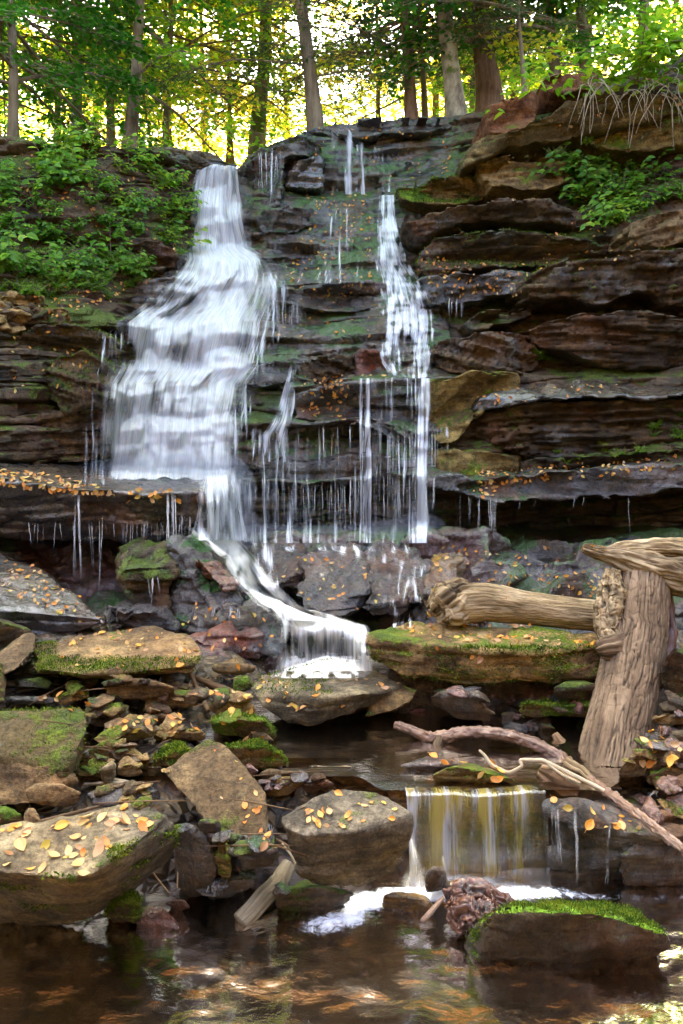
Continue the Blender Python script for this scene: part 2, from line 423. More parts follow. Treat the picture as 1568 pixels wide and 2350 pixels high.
M_FOOT = rock_mat('wet_purple_brown_rock', (.010, .006, .005), (.085, .045, .034), moss=.18, wet=.8, rust=.6, lichen=0, grey=.4, bump=1.4)
M_GOLD = rock_mat('wet_golden_rock', (.02, .012, .002), (.26, .16, .015), moss=.15, wet=.6, rust=.4, lichen=0, mossc=((.03, .04, .004), (.16, .17, .01)))
M_MOSS = rock_mat('moss_covered_rock', (.04, .03, .015), (.17, .13, .06), moss=.72, rust=.1, lichen=.1, mossc=((.022, .05, .003), (.12, .19, .01)))
M_SLAB = rock_mat('wet_lavender_slab', (.03, .025, .025), (.15, .12, .11), moss=.08, wet=1.0, rust=.5, lichen=0, grey=.7, strat=.5, bump=.5)
def white_water(name, su=60, sv=3, lo=.42, hi=.62, edge=1.0, tint=(.90, .88, .86), seed=0.0, top=1.0):
    t = NT(name); uv = t.n('ShaderNodeUVMap').outputs[0]
    a = t.noise(t.mapv(uv, (su, sv, 1), (0, 0, 0), (seed, seed*2, seed)), 1.0, 4, .6, .35)
    b = t.noise(t.mapv(uv, (su*.22, sv*.9, 1), (0, 0, 0), (seed+5, seed, 0)), 1.0, 3, .5, .2)
    c = t.noise(t.mapv(uv, (su*3.2, sv*1.3, 1), (0, 0, 0), (seed, 1, 4)), 1.0, 3, .6)
    s = t.math('ADD', t.math('MULTIPLY', a, .42), t.math('ADD', t.math('MULTIPLY', b, .34), t.math('MULTIPLY', c, .24)))
    dens = t.attr('dens')
    # dens 0..1 shifts the threshold: dense water closes up, thin water breaks into strands
    k = t.math('ADD', s, t.math('MULTIPLY', t.math('SUBTRACT', dens, .5), .55))
    al = t.ramp(k, lo, hi, 0, top)
    al = t.math('MULTIPLY', al, t.ramp(dens, .0, .30, 0, edge))
    # aerated water scatters all ways: lean the shading normal to a common direction
    vm = t.n('ShaderNodeVectorMath'); vm.operation = 'MULTIPLY_ADD'; t.pos(); t.L(t._g.outputs['Normal'], vm.inputs[0]); vm.inputs[1].default_value = (.3, .3, .3); vm.inputs[2].default_value = (0, -.35, .62)
    vn = t.n('ShaderNodeVectorMath'); vn.operation = 'NORMALIZE'; t.L(vm.outputs[0], vn.inputs[0])
    n = t.bump(s, .35, .02, vn.outputs[0])
    d = t.n('ShaderNodeBsdfDiffuse'); d.inputs[0].default_value = (*tint, 1); t.L(n, d.inputs['Normal'])
    tr = t.n('ShaderNodeBsdfTranslucent'); tr.inputs[0].default_value = (*tint, 1)
    g = t.n('ShaderNodeBsdfGlossy'); g.inputs['Roughness'].default_value = .35; t.L(n, g.inputs['Normal'])
    m1 = t.n('ShaderNodeMixShader'); m1.inputs[0].default_value = .35; t.L(d.outputs[0], m1.inputs[1]); t.L(tr.outputs[0], m1.inputs[2])
    m2 = t.n('ShaderNodeMixShader'); m2.inputs[0].default_value = .08; t.L(m1.outputs[0], m2.inputs[1]); t.L(g.outputs[0], m2.inputs[2])
    tp = t.n('ShaderNodeBsdfTransparent')
    m3 = t.n('ShaderNodeMixShader'); t.L(al, m3.inputs[0]); t.L(tp.outputs[0], m3.inputs[1]); t.L(m2.outputs[0], m3.inputs[2])
    return t.done(m3.outputs[0])
def pool_water(name, tint=(.50, .27, .11), body=(.13, .050, .012), rs=(1, 1, 1), scale=9, foam=True):
    t = NT(name); p = t.pos()
    r1 = t.noise(t.mapv(p, rs), scale, 4, .55, .6); r2 = t.noise(t.mapv(p, rs), scale*3.5, 3, .6, .3)
    h = t.math('ADD', r1, t.math('MULTIPLY', r2, .3))
    nb = t.bump(h, .10, .05)
    fr = t.n('ShaderNodeFresnel'); fr.inputs[0].default_value = 1.333; t.L(nb, fr.inputs['Normal'])
    gl = t.n('ShaderNodeBsdfGlossy'); gl.inputs[0].default_value = (.82, .74, .66, 1); gl.inputs['Roughness'].default_value = .12; t.L(nb, gl.inputs['Normal'])  # gloss tinted brown so the grey sky reflection comes out warmer and dimmer
    tp = t.n('ShaderNodeBsdfTransparent'); tp.inputs[0].default_value = (*tint, 1)
    df = t.n('ShaderNodeBsdfDiffuse'); df.inputs[0].default_value = (*body, 1)
    a = t.n('ShaderNodeMixShader'); a.inputs[0].default_value = .66; t.L(tp.outputs[0], a.inputs[1]); t.L(df.outputs[0], a.inputs[2])
    b = t.n('ShaderNodeMixShader'); t.L(fr.outputs[0], b.inputs[0]); t.L(a.outputs[0], b.inputs[1]); t.L(gl.outputs[0], b.inputs[2])
    last = b.outputs[0]
    if foam:
        fo = t.attr('foam'); ns = t.noise(t.mapv(p, (1, 1, 1)), 26, 5, .65, 1.2)
        k = t.ramp(t.math('ADD', t.math('MULTIPLY', ns, .7), t.math('MULTIPLY', fo, .75)), .62, .98, 0, .92)
        k = t.math('MULTIPLY', k, t.ramp(fo, 0, .2, 0, 1))
        wd = t.n('ShaderNodeBsdfDiffuse'); wd.inputs[0].default_value = (.78, .80, .84, 1)
        c = t.n('ShaderNodeMixShader'); t.L(k, c.inputs[0]); t.L(last, c.inputs[1]); t.L(wd.outputs[0], c.inputs[2]); last = c.outputs[0]
    return t.done(last)
def strand_mat(name='falling_droplets', al=.75, tint=(.88, .88, .88)):
    if name in _MC: return _MC[name]
    t = NT(name); p = t.pos()
    k = t.ramp(t.noise(t.mapv(p, (1, 1, .16)), 22, 4, .7), .36, .62, .03, al)
    k = t.math('MULTIPLY', k, t.attr('dens')); d = t.bsdf(tint, .3, None, .5); tp = t.n('ShaderNodeBsdfTransparent')
    m = t.n('ShaderNodeMixShader'); t.L(k, m.inputs[0]); t.L(tp.outputs[0], m.inputs[1]); t.L(d, m.inputs[2])
    _MC[name] = t.done(m.outputs[0]); return _MC[name]
# ------------------------------------------------------------------ the rock wall of the falls (terrain)
# each station: (px, [(py, Y) from the brink down to the stream])
ST = {
 -320: [(325,8.8),(400,8.5),(450,8.4),(560,8.0),(600,7.8),(680,7.4),(740,7.1),(835,7.0),(850,6.8),(960,6.8),(970,6.7),(985,6.7),(1085,6.7),(1095,6.7),(1110,6.9),(1213,6.8),(1245,6.4),(1400,5.5),(1530,4.8),(1640,4.3)],
 0:    [(330,9.0),(400,8.7),(450,8.6),(560,8.2),(600,8.0),(680,7.6),(740,7.3),(835,7.2),(850,7.0),(960,7.0),(970,6.9),(985,6.9),(1085,6.9),(1095,6.9),(1110,7.0),(1213,6.8),(1245,6.5),(1400,5.6),(1530,4.9),(1640,4.3)],
 200:  [(338,9.4),(400,9.2),(450,9.1),(560,8.8),(600,8.6),(680,8.2),(740,8.0),(835,7.9),(850,7.8),(960,7.75),(970,7.7),(985,7.7),(1085,7.7),(1095,7.6),(1110,7.2),(1213,7.0),(1245,6.6),(1400,5.6),(1530,4.8),(1640,4.3)],
 330:  [(345,9.8),(400,9.7),(450,9.6),(560,9.3),(600,9.1),(720,8.9),(745,8.6),(835,8.55),(850,8.3),(960,8.25),(970,8.1),(985,8.1),(1085,8.0),(1095,7.9),(1110,7.4),(1213,7.0),(1245,6.6),(1400,5.6),(1530,4.8),(1640,4.3)],
 430:  [(372,10.3),(450,10.2),(500,10.15),(570,10.1),(600,9.7),(720,9.5),(745,9.1),(835,9.0),(850,8.7),(960,8.6),(970,8.4),(985,8.4),(1085,8.3),(1095,8.2),(1110,7.6),(1213,7.2),(1245,6.7),(1400,5.7),(1530,4.8),(1640,4.3)],
 550:  [(380,10.4),(450,10.3),(500,10.25),(570,10.2),(600,9.75),(720,9.5),(745,9.1),(835,9.0),(850,8.8),(960,8.5),(970,8.3),(985,8.3),(1085,8.1),(1095,8.0),(1115,8.0),(1213,8.0),(1245,7.0),(1400,5.8),(1530,4.8),(1640,4.3)],
 585:  [(345,10.8),(430,10.7),(455,10.4),(560,10.2),(600,9.8),(700,9.4),(730,9.3),(835,8.9),(850,8.7),(960,8.4),(970,8.1),(985,8.3),(1098,8.1),(1105,7.8),(1125,8.1),(1213,8.1),(1245,6.9),(1400,5.8),(1530,4.8),(1640,4.3)],
 720:  [(292,11.4),(350,11.3),(440,11.0),(458,10.5),(560,10.0),(655,9.5),(700,9.3),(835,8.7),(865,8.4),(955,8.0),(970,7.8),(988,8.15),(1098,8.0),(1106,7.65),(1125,8.1),(1213,8.2),(1240,6.8),(1380,5.9),(1530,4.8),(1640,4.3)],
 850:  [(275,11.6),(350,11.4),(440,11.1),(452,10.7),(560,10.0),(655,9.3),(700,9.1),(850,8.4),(868,8.1),(950,7.9),(965,7.75),(985,8.1),(1085,8.0),(1095,7.6),(1115,8.1),(1213,8.2),(1240,6.8),(1390,5.8),(1530,4.8),(1640,4.3)],
 960:  [(270,11.6),(350,11.3),(420,11.0),(445,10.4),(560,9.8),(655,9.2),(700,9.0),(850,8.3),(868,8.0),(970,7.9),(1010,7.7),(1025,7.9),(1080,7.8),(1090,7.5),(1110,8.0),(1213,8.2),(1240,6.8),(1400,5.8),(1530,4.9),(1640,4.3)],
 1110: [(262,11.3),(330,10.9),(420,10.4),(445,10.1),(560,9.6),(655,9.1),(700,9.0),(850,8.4),(868,8.1),(970,8.0),(990,8.0),(1025,7.9),(1080,7.8),(1090,7.6),(1120,8.1),(1213,8.3),(1245,7.0),(1400,6.0),(1530,5.0),(1640,4.4)],
 1250: [(212,10.6),(330,10.2),(420,9.9),(445,9.7),(560,9.4),(655,9.0),(700,8.9),(850,8.4),(868,8.2),(970,8.0),(990,8.0),(1025,7.9),(1080,7.8),(1090,7.6),(1120,8.1),(1213,8.3),(1245,7.1),(1400,6.0),(1530,5.1),(1640,4.4)],
 1400: [(175,10.3),(330,9.9),(420,9.6),(445,9.3),(560,8.9),(655,8.7),(700,8.6),(850,8.2),(868,8.0),(970,7.8),(990,7.8),(1025,7.7),(1080,7.6),(1090,7.5),(1120,8.0),(1213,8.1),(1245,7.1),(1400,6.0),(1530,5.1),(1640,4.4)],
 1568: [(120,9.8),(330,9.5),(420,9.2),(445,8.9),(560,8.5),(655,8.3),(700,8.2),(850,7.9),(868,7.7),(970,7.5),(990,7.5),(1025,7.4),(1080,7.3),(1090,7.3),(1120,7.8),(1213,7.9),(1245,7.0),(1400,5.9),(1530,5.1),(1640,4.4)],
 1900: [(60,9.2),(330,8.9),(420,8.6),(445,8.4),(560,8.0),(655,7.8),(700,7.7),(850,7.3),(868,7.2),(970,7.0),(990,7.0),(1025,6.9),(1080,6.8),(1090,6.8),(1120,7.3),(1213,7.3),(1245,6.6),(1400,5.7),(1530,5.0),(1640,4.3)],
}
def build_cliff():
    pxs = np.arange(-320, 1901, 2.9)
    keys = sorted(ST); T = np.array([ST[k] for k in keys], float)      # station, row, (py,Y)
    rows = np.stack([[np.interp(pxs, keys, T[:, r, c]) for c in (0, 1)] for r in range(T.shape[1])])   # row,2,col
    for r in range(1, rows.shape[0]):
        # small wander so ledges are not ruled lines
        w = noise(np.stack([pxs/95.0, pxs*0+r*3.3, pxs*0], -1), 5)*9*(.4 if r < 2 else 1)
        rows[r, 0] += w
        rows[r, 1] += noise(np.stack([pxs/120.0, pxs*0+r*1.7, pxs*0+3], -1), 6)*.10
    PY = []; YY = []
    # plateau behind the brink
    z0 = Parr(pxs, rows[0, 0], rows[0, 1])
    lines = []
    for k in np.linspace(1, 0, 14)[:-1]:
        y = z0[:, 1]+k**1.5*12; s = y/z0[:, 1]
        lines.append(np.stack([z0[:, 0]*(1+.35*(s-1)), y, z0[:, 2]-.22*min(1, k*6)-.3*k], -1))
    for r in range(rows.shape[0]-1):
        a, b = rows[r], rows[r+1]
        d = max(abs(b[0]-a[0]).mean()/2.3, abs(b[1]-a[1]).mean()/.022)
        n = int(max(3, d))
        for i in range(n):
            f = i/n
            lines.append(Parr(pxs, a[0]*(1-f)+b[0]*f, a[1]*(1-f)+b[1]*f))
    lines.append(Parr(pxs, rows[-1, 0], rows[-1, 1]))
    G = np.array(lines); nr, nc = G.shape[:2]
    V = G.reshape(-1, 3); F = grid_faces(nr, nc)
    m = mesh_np('cliff', V, F); N = norms(m)
    if N[len(N)//2, 1] > 0: N = -N
    px, py = 784+0*V[:, 0], None
    q = proj(V.T); px, py = q[0], q[1]
    apron = sstep(1225, 1260, py)
    amp = .055*(1-.4*apron)
    # main structure
    d0 = .10*fbm(V*[.9, .9, .9], 4, 41)+.14*apron*fbm(V*[1.7, 1.7, 1.7], 4, 43)
    blob = apron*(.16*(1-np.abs(noise(V*2.1, 77))*3))*sstep(560, 640, px)
    V = V+N*(d0+blob)[:, None]
    set_verts(m, V); N = norms(m)
    tilt = .10*np.sin(V[:, 0]*.9)[:, None]*0
    V1 = strata(V, N, 23, thick=.24, amp=.16, dip=(.05, .05), warp=.22, lump=.02, xf=.75, fine=.0)
    V1 = V+(V1-V)*(1-.75*apron)[:, None]; set_verts(m, V1); N = norms(m)
    V2 = strata(V1, N, 17, thick=.10, amp=.055, dip=(.05, .05), warp=.12, lump=.03, xf=2.0, fine=.011)
    V = V1+(V2-V1)*(1-.65*apron)[:, None]
    set_verts(m, V)
    N = norms(m)
    sgn = 1
    if (N[:, 1] > 0).mean() > .5: m.flip_normals()
    return m, px, py
cliff_m, cpx, cpy = build_cliff()
# region weights in attributes: wetness and moss belong to the places water runs over
wetc = sstep(560, 640, cpx)*(1-sstep(1000, 1090, cpx)); wetc = np.maximum(wetc, sstep(330, 420, cpx)*(1-sstep(560, 600, cpx)))
wetc = np.maximum(wetc, sstep(1150, 1240, cpy))
attr(cliff_m, 'wet', wetc)
attr(cliff_m, 'ap', sstep(1215, 1270, cpy)*(1-.6*sstep(1040, 1200, cpx)))
def cliff_mat():
    t = NT('cliff_rock'); p = t.pos()
    wv = t.noise(p, 1.1, 3, .5, 0, True)
    pw = t.n('ShaderNodeVectorMath'); pw.operation = 'MULTIPLY_ADD'; t.L(wv, pw.inputs[0]); pw.inputs[1].default_value = (.25, .25, .25); t.L(p, pw.inputs[2])
    lay = t.noise(t.mapv(pw.outputs[0], (1.3, 1.3, 10)), 1.6, 7, .7)
    big = t.noise(p, 1.6, 5, .6); med = t.noise(p, 8, 6, .65); fine = t.noise(p, 65, 4, .7)
    f = t.ramp(t.math('ADD', t.math('MULTIPLY', lay, .45), t.math('ADD', t.math('MULTIPLY', big, .35), t.math('MULTIPLY', med, .35))), .47, .72)
    col = t.mix(f, (.018, .012, .006), (.16, .105, .048))
    wa = t.attr('wet'); ap = t.attr('ap')
    col = t.mix(t.math('MULTIPLY', t.ramp(t.noise(p, 2.3, 5, .6), .46, .62), .6), col, (.085, .035, .015))
    slate = t.mix(f, (.006, .005, .005), (.070, .058, .052))
    col = t.mix(t.math('MULTIPLY', wa, t.ramp(t.noise(p, 1.9, 4, .6), .42, .58, .1, .85)), col, slate)
    redm = t.math('MULTIPLY', ap, t.ramp(t.noise(p, 1.5, 5, .6), .42, .56))
    col = t.mix(redm, col, t.mix(med, (.03, .010, .010), (.15, .06, .045)))
    col = t.mix(t.ramp(fine, .3, .75), t.mix(.4, col, (0, 0, 0)), col)
    mm = t.math('ADD', t.noise(p, 2.2, 6, .65), t.math('ADD', t.math('MULTIPLY', t.nz(), .12), t.math('MULTIPLY', t.noise(p, 13, 4, .7), .3)))
    mk = t.ramp(mm, .70, .78); mn = t.noise(p, 85, 4, .75)
    mk = t.math('MULTIPLY', mk, t.math('SUBTRACT', 1.0, t.math('MULTIPLY', redm, .8)))
    mcol = t.mix(t.ramp(mn, .35, .7), t.mix(wa, (.014, .028, .004), (.006, .024, .008)), t.mix(wa, (.14, .18, .012), (.085, .17, .018)))
    col = t.mix(mk, col, mcol)
    h = t.math('ADD', t.math('MULTIPLY', lay, .9), t.math('ADD', t.math('MULTIPLY', med, .9), t.math('MULTIPLY', fine, .15)))
    n1 = t.bump(h, .8, .035); n2 = t.bump(t.math('MULTIPLY', mn, mk), .9, .015, n1)
    n3 = t.bump(t.noise(t.mapv(p, (1, 1, .45)), 30, 4, .65), .85, .016, n2)
    wm = t.math('MULTIPLY', t.math('ADD', t.math('MULTIPLY', wa, .8), .12), t.ramp(t.noise(p, 2.4, 4, .6), .35, .55, .35, 1))
    sh = t.bsdf(col, t.math('SUBTRACT', .74, t.math('MULTIPLY', wm, .5)), n3, t.math('ADD', .3, t.math('MULTIPLY', wm, .5)), t.math('MULTIPLY', wm, .9))
    return t.done(sh)
cliff_m.materials.append(cliff_mat())
cliff = link('cliff', cliff_m); tag(cliff, 'dark layered rock wall the waterfalls run down, from brink to stream', 'cliff', kind='structure')

# ------------------------------------------------------------------ ledges that stand out of the wall
G_R = 'rock ledges stacked on the right of the falls'; G_L = 'rock ledges left of the falls'; G_C = 'ledges under the thin cascades'
def LR(label, out, Y, dep, mat, **k): return ledge(label, out, Y, dep, mat, group=G_R, **k)
S1 = dict(thick=.055, amp=.065, lump=.03)
LR('rusty red block at the brink, right of the flat wet top ledge', [(1117,238),(1160,225),(1228,205),(1240,232),(1222,288),(1165,298),(1120,302,.1)], 9.7, 1.5, M_RED, thick=.2, amp=.03, lump=.03)
LR('orange red sunlit rock topmost on the right bank, under the hanging roots', [(1240,185),(1300,168),(1368,158),(1385,196),(1300,214),(1250,206)], 9.7, 1.4, M_RED, thick=.2, amp=.03, lump=.03)
LR('long pale arched slab under the red blocks at the upper right', [(1062,384),(1072,345,.05),(1120,306),(1200,292),(1300,232),(1400,217),(1568,203),(1750,190),(1750,262),(1568,262,.1),(1450,285,.25),(1330,318,.3),(1230,328,.25),(1150,345,.15),(1100,366,.1)], 9.0, 2.0, M_LICH, dip=(.10, 0), thick=.09, amp=.05, lump=.06)
LR('olive lens shaped layer beneath the pale arched slab', [(1300,300,-.02),(1400,262),(1500,262),(1568,255),(1750,255),(1750,330),(1568,332),(1480,345),(1400,336),(1320,330)], 9.2, 1.5, M_OLIVE, dip=(.05, 0), thick=.10, amp=.05, lump=.06)
LR('mossy blocky ledge below the pale arched slab', [(1100,372),(1150,352),(1270,358),(1330,372),(1330,405),(1255,436),(1180,430),(1130,424),(1090,392)], 9.3, 1.4, M_DRYM, **S1)
LR('low mossy green ledge stepping down to the upper cascade', [(905,430),(1000,405),(1090,395),(1140,425),(1120,455),(1000,470),(930,460)], 9.7, 1.4, M_MOSS, dip=(-.05, 0), **S1)
LR('slate slab with a dark hollow under it, right of the thin upper cascade', [(920,508),(985,486),(1060,470),(1140,454),(1230,460),(1300,476),(1330,500),(1320,524,.1),(1230,505,.2),(1130,505,.25),(1040,522,.2),(960,540,.1)], 8.7, 1.9, M_DARK, dip=(.08, 0), thick=.055, amp=.05, lump=.04)
LR('brown ledge with bright moss on top, under the slate slab', [(960,600),(1000,548),(1060,532),(1200,528),(1330,552),(1420,566),(1420,600),(1250,606),(1100,612),(980,636)], 8.75, 1.6, M_DARKM, dip=(.05, 0), **S1)
LR('huge dark overhanging lip at the right edge, moss hanging from it', [(1205,640),(1235,618),(1290,598),(1340,578),(1430,570),(1568,566),(1760,556),(1760,690,.1),(1620,716,.1),(1540,700,.2),(1480,672,.35),(1420,690,.15),(1370,706,.1),(1310,680,.2),(1260,690),(1215,676)], 7.75, 2.2, M_DARK, dip=(.03, .0), thick=.06, amp=.085, lump=.07)
LR('wet lip running right from the thin cascade, with leaves on it', [(955,645),(1050,622),(1200,622),(1240,640),(1240,668),(1110,690,.05),(1000,700,.1),(955,690)], 8.5, 1.4, M_WET, thick=.05, amp=.04, lump=.04)
LR('broad layered lens of brown rock at the right edge, under the huge overhang', [(1215,760),(1260,735),(1330,716),(1430,708),(1500,720),(1568,732),(1760,728),(1760,840,.2),(1568,842,.3),(1450,848,.3),(1340,826,.2),(1240,800,.1),(1215,785)], 7.7, 2.0, M_DARK, dip=(-.04, 0), thick=.045, amp=.08, lump=.03, xf=1.3)
LR('thin loose slab with orange leaves, in the hollow under the wet lip', [(1065,745),(1100,716),(1150,708),(1222,706),(1226,724),(1170,742),(1085,756)], 8.1, 1.0, M_DARKM, thick=.04, amp=.02, lump=.02)
LR('shingled thin dark layers beside the cascade, above the rounded mossy bulge', [(985,806),(1040,770),(1120,756),(1205,772),(1240,812),(1225,850),(1150,870),(1050,856),(1000,838)], 7.95, 1.5, M_DARK, dip=(-.25, 0), thick=.035, amp=.06, lump=.04)
LR('rounded mossy bulge beside the right hand strand of the cascade', [(965,880),(1010,866),(1100,850),(1188,856),(1190,890),(1130,920),(1095,955),(1060,1005),(1010,1020),(975,995)], 7.55, 1.6, M_OLIVE, thick=.12, amp=.02, lump=.05)
LR('lavender wet slab with scattered leaves, jutting out on the right', [(1085,944),(1100,915),(1190,888,.3),(1370,872,.6),(1470,888,.6),(1568,884,.5),(1760,872,.5),(1760,912),(1568,906),(1460,914),(1330,912),(1210,916),(1120,940)], 7.25, 1.6, M_SLAB, thick=.08, amp=.02, lump=.02)
LR('stack of thin dark plates under the lavender slab', [(1075,950),(1200,924),(1330,920),(1568,914),(1760,915),(1760,1030),(1568,1020),(1440,1045),(1380,1048),(1230,1052),(1150,1030),(1090,1005)], 7.5, 1.8, M_DARK, dip=(.06, 0), thick=.045, amp=.095, lump=.03, xf=1.6)
LR('golden brown block above the blue lip, right of the cascade', [(985,1040),(1050,1030),(1120,1034),(1195,1046),(1210,1085),(1100,1092),(990,1092)], 7.45, 1.2, M_OLIVE, thick=.1, amp=.02)
LR('mossy low ledge piled with leaves behind the blue lip', [(1190,1060),(1300,1048),(1450,1040),(1568,1028),(1760,1020),(1760,1080),(1568,1084),(1300,1092),(1200,1094)], 7.25, 1.2, M_DARKM, **S1)
LR('long blue glinting lip over the deep dark hollow at the right', [(982,1096),(1010,1088),(1080,1098),(1180,1094,.05),(1300,1080),(1420,1070),(1560,1064),(1760,1050),(1760,1118),(1568,1124),(1450,1140),(1330,1144),(1200,1152),(1120,1150),(1070,1134),(1030,1112),(985,1118)], 6.75, 1.7, M_WET, thick=.10, amp=.03, lump=.04, dip=(.03, 0))
LR('pink topped angular boulder on the right bank above the huge overhang', [(1455,556),(1458,508),(1500,488),(1568,480),(1740,474),(1740,535),(1600,548),(1540,562)], 7.9, 1.0, M_TAN, chips=4, **S1)
def LLd(label, out, Y, dep, mat, **k): return ledge(label, out, Y, dep, mat, group=G_L, **k)
LLd('grey lichened capstone on the brink left of the waterfall', [(335,348),(362,336),(420,340),(500,352),(508,374),(440,382),(372,378),(345,366)], 10.0, 1.5, M_GREY, **S1)
LLd('black cracked block tucked beside the head of the waterfall', [(330,386),(420,384),(452,400),(440,450),(425,520),(380,540),(345,470),(325,420)], 9.95, 1.4, M_DARK, **S1)
LLd('dark brown ledge under the leafy bushes left of the waterfall', [(120,590),(230,560),(330,548),(410,570),(408,610),(330,618),(220,626),(130,625)], 8.9, 1.4, M_DARK, **S1)
LLd('ledge draped in moss at the left edge, under the bushes', [(-220,560),(-80,556),(60,575),(160,590),(150,625),(60,640),(-80,640),(-220,640)], 8.1, 1.4, M_DARKM, **S1)
LLd('wet blue glinting step left of the falls at mid height', [(265,660),(330,640),(420,628),(430,680),(360,720),(280,735),(262,700)], 8.95, 1.3, M_WET, **S1)
LLd('long low shelf with leaves left of the middle of the falls', [(180,750),(250,732),(330,742),(320,775),(250,790),(190,775)], 8.2, 1.2, M_WET, **S1)
LLd('mossy humped block left of the falls, highest of the dark pile', [(-220,770),(-60,758),(40,768),(90,746),(150,742),(210,752),(262,785),(266,820),(180,840),(60,830),(-60,850),(-220,845)], 7.45, 1.5, M_DARKM, dip=(-.1, 0), **S1)
LLd('mossy wedge in the middle of the dark pile left of the falls', [(100,850),(130,812),(190,800),(250,830),(262,880),(220,930),(150,945),(100,905)], 7.2, 1.5, M_DARKM, dip=(-.3, 0), thick=.06, amp=.05, lump=.06)
LLd('squat green boulder face at the left edge beside the dark pile', [(-220,850),(-60,852),(30,850),(95,866),(105,905),(60,950),(-40,960),(-220,960)], 7.1, 1.5, M_DARKM, dip=(.1, 0), thick=.07, amp=.04, lump=.07)
LLd('black slanted slab low in the dark pile beside the falls', [(20,960),(130,940),(200,920),(262,905),(262,955),(220,985),(110,990),(30,985)], 7.25, 1.4, M_DARK, dip=(.1, 0), **S1)
LLd('lowest dark layer left of the falls, just above the leafy ledge', [(-220,995),(0,1000),(40,986),(140,984),(215,990),(235,1020),(225,1052),(60,1062),(-220,1062)], 7.2, 1.4, M_DARK, **S1)
def LC(label, out, Y, dep, mat, **k): return ledge(label, out, Y, dep, mat, group=G_C, **k)
LC('flat wet capping ledge on the brink above the thin cascade', [(742,290),(790,276),(860,270),(960,266),(1112,264),(1112,296),(1040,290,.1),(980,304),(900,300),(850,312),(770,306)], 11.1, 2.0, M_WET, thick=.07, amp=.04, lump=.03)
LC('big black corner block with moss on top, right of the head of the waterfall', [(562,372),(590,348),(645,328),(700,312),(738,330),(735,352),(655,362),(648,402),(640,470),(600,498),(575,470),(563,425)], 10.5, 1.8, M_WETM, thick=.09, amp=.05)
LC('lavender and moss block beside the thin cascade near the top', [(652,372),(735,354),(742,380),(738,432),(700,430),(655,432),(645,405)], 10.65, 1.2, M_SLAB, thick=.1, amp=.03)
LC('dark hooded lump under the black corner block', [(588,505),(615,480),(660,468),(705,482),(712,520),(660,535),(620,530),(598,545)], 9.95, 1.2, M_WETM, **S1)
LC('curved grey lip in mid wall, fringed with drips', [(614,668),(632,656),(700,650),(800,648),(905,650),(912,690),(850,706),(760,716),(700,706),(650,692),(622,690)], 8.95, 1.7, M_WET, thick=.09, amp=.025, lump=.03)
LC('green wet hump at the edge of the main falls, mid height', [(560,862),(590,838),(635,826),(672,828),(686,848),(660,878),(610,890),(565,886)], 8.25, 1.3, M_WETM, thick=.1, amp=.03)
LC('shingled golden brown block in the middle of the wall', [(690,838),(720,820),(770,812),(812,822),(808,862),(780,886),(720,892),(690,880)], 8.25, 1.2, M_DARK, dip=(-.35, 0), thick=.03, amp=.05)
LC('smooth rust red slab below the golden brown block', [(812,812),(830,802),(880,808),(905,835),(900,862),(815,866)], 8.2, 1.0, M_REDW, thick=.2, amp=.01)
LC('leaf flecked rounded lip where the strands of the lower curtain begin', [(672,905),(740,888),(810,874),(930,868),(968,880),(960,960),(935,1000),(905,1012),(870,992),(820,972),(740,968),(680,960)], 7.7, 1.4, M_WET, thick=.12, amp=.025, lump=.05)
LC('pale green wedge block hanging in the lower curtain', [(600,1060),(700,1050),(850,1040),(935,1060),(960,1095),(880,1120),(800,1112),(700,1126),(610,1130)], 7.75, 1.1, M_WET, thick=.1, amp=.03, lump=.06)
# the great leafy ledge at the left, its underside hollow
ledge('great flat ledge at the left covered with yellow leaves, rivulets falling off its lip',
      [(-260,1080,-.1),(-60,1084,-.1),(60,1108,-.05),(200,1122),(330,1134),(420,1126),(455,1124,.1),(470,1150,.10),(460,1190,.12),(430,1216,.2),(360,1232,.28),(260,1236,.32),(120,1238,.32),(-60,1240,.3),(-260,1240,.3)], 5.5, 2.6, M_SLAB, group=None, thick=.07, amp=.045, lump=.03, voxel=.022, taper=0)
# ------------------------------------------------------------------ stream bed, ground beyond
def bed_mat():
    t = NT('stream_bed_gravel'); p = t.pos()
    wv = t.noise(p, 6, 3, .5, 0, True); pw = t.n('ShaderNodeVectorMath'); pw.operation = 'MULTIPLY_ADD'; t.L(wv, pw.inputs[0]); pw.inputs[1].default_value = (.06, .06, .06); t.L(p, pw.inputs[2])
    v = t.n('ShaderNodeTexVoronoi'); t.L(pw.outputs[0], v.inputs['Vector']); v.inputs['Scale'].default_value = 14
    e = t.vor(pw.outputs[0], 14, 'DISTANCE_TO_EDGE'); f = t.noise(p, 40, 5, .7)
    g = t.n('ShaderNodeSeparateColor'); t.L(v.outputs['Color'], g.inputs[0])
    col = t.mix(g.outputs[0], (.03, .02, .010), (.17, .11, .05)); col = t.mix(t.ramp(g.outputs[1], .6, .9), col, (.10, .055, .028)); col = t.mix(t.ramp(f, .3, .7, 0, .5), col, (.02, .014, .008))
    col = t.mix(t.ramp(e, 0, .12, .9, 0), col, (.010, .007, .004))
    h = t.math('ADD', t.ramp(e, 0, .35), t.math('MULTIPLY', f, .3))
    return t.done(t.bsdf(col, .55, t.bump(h, 1.0, .03), .5))
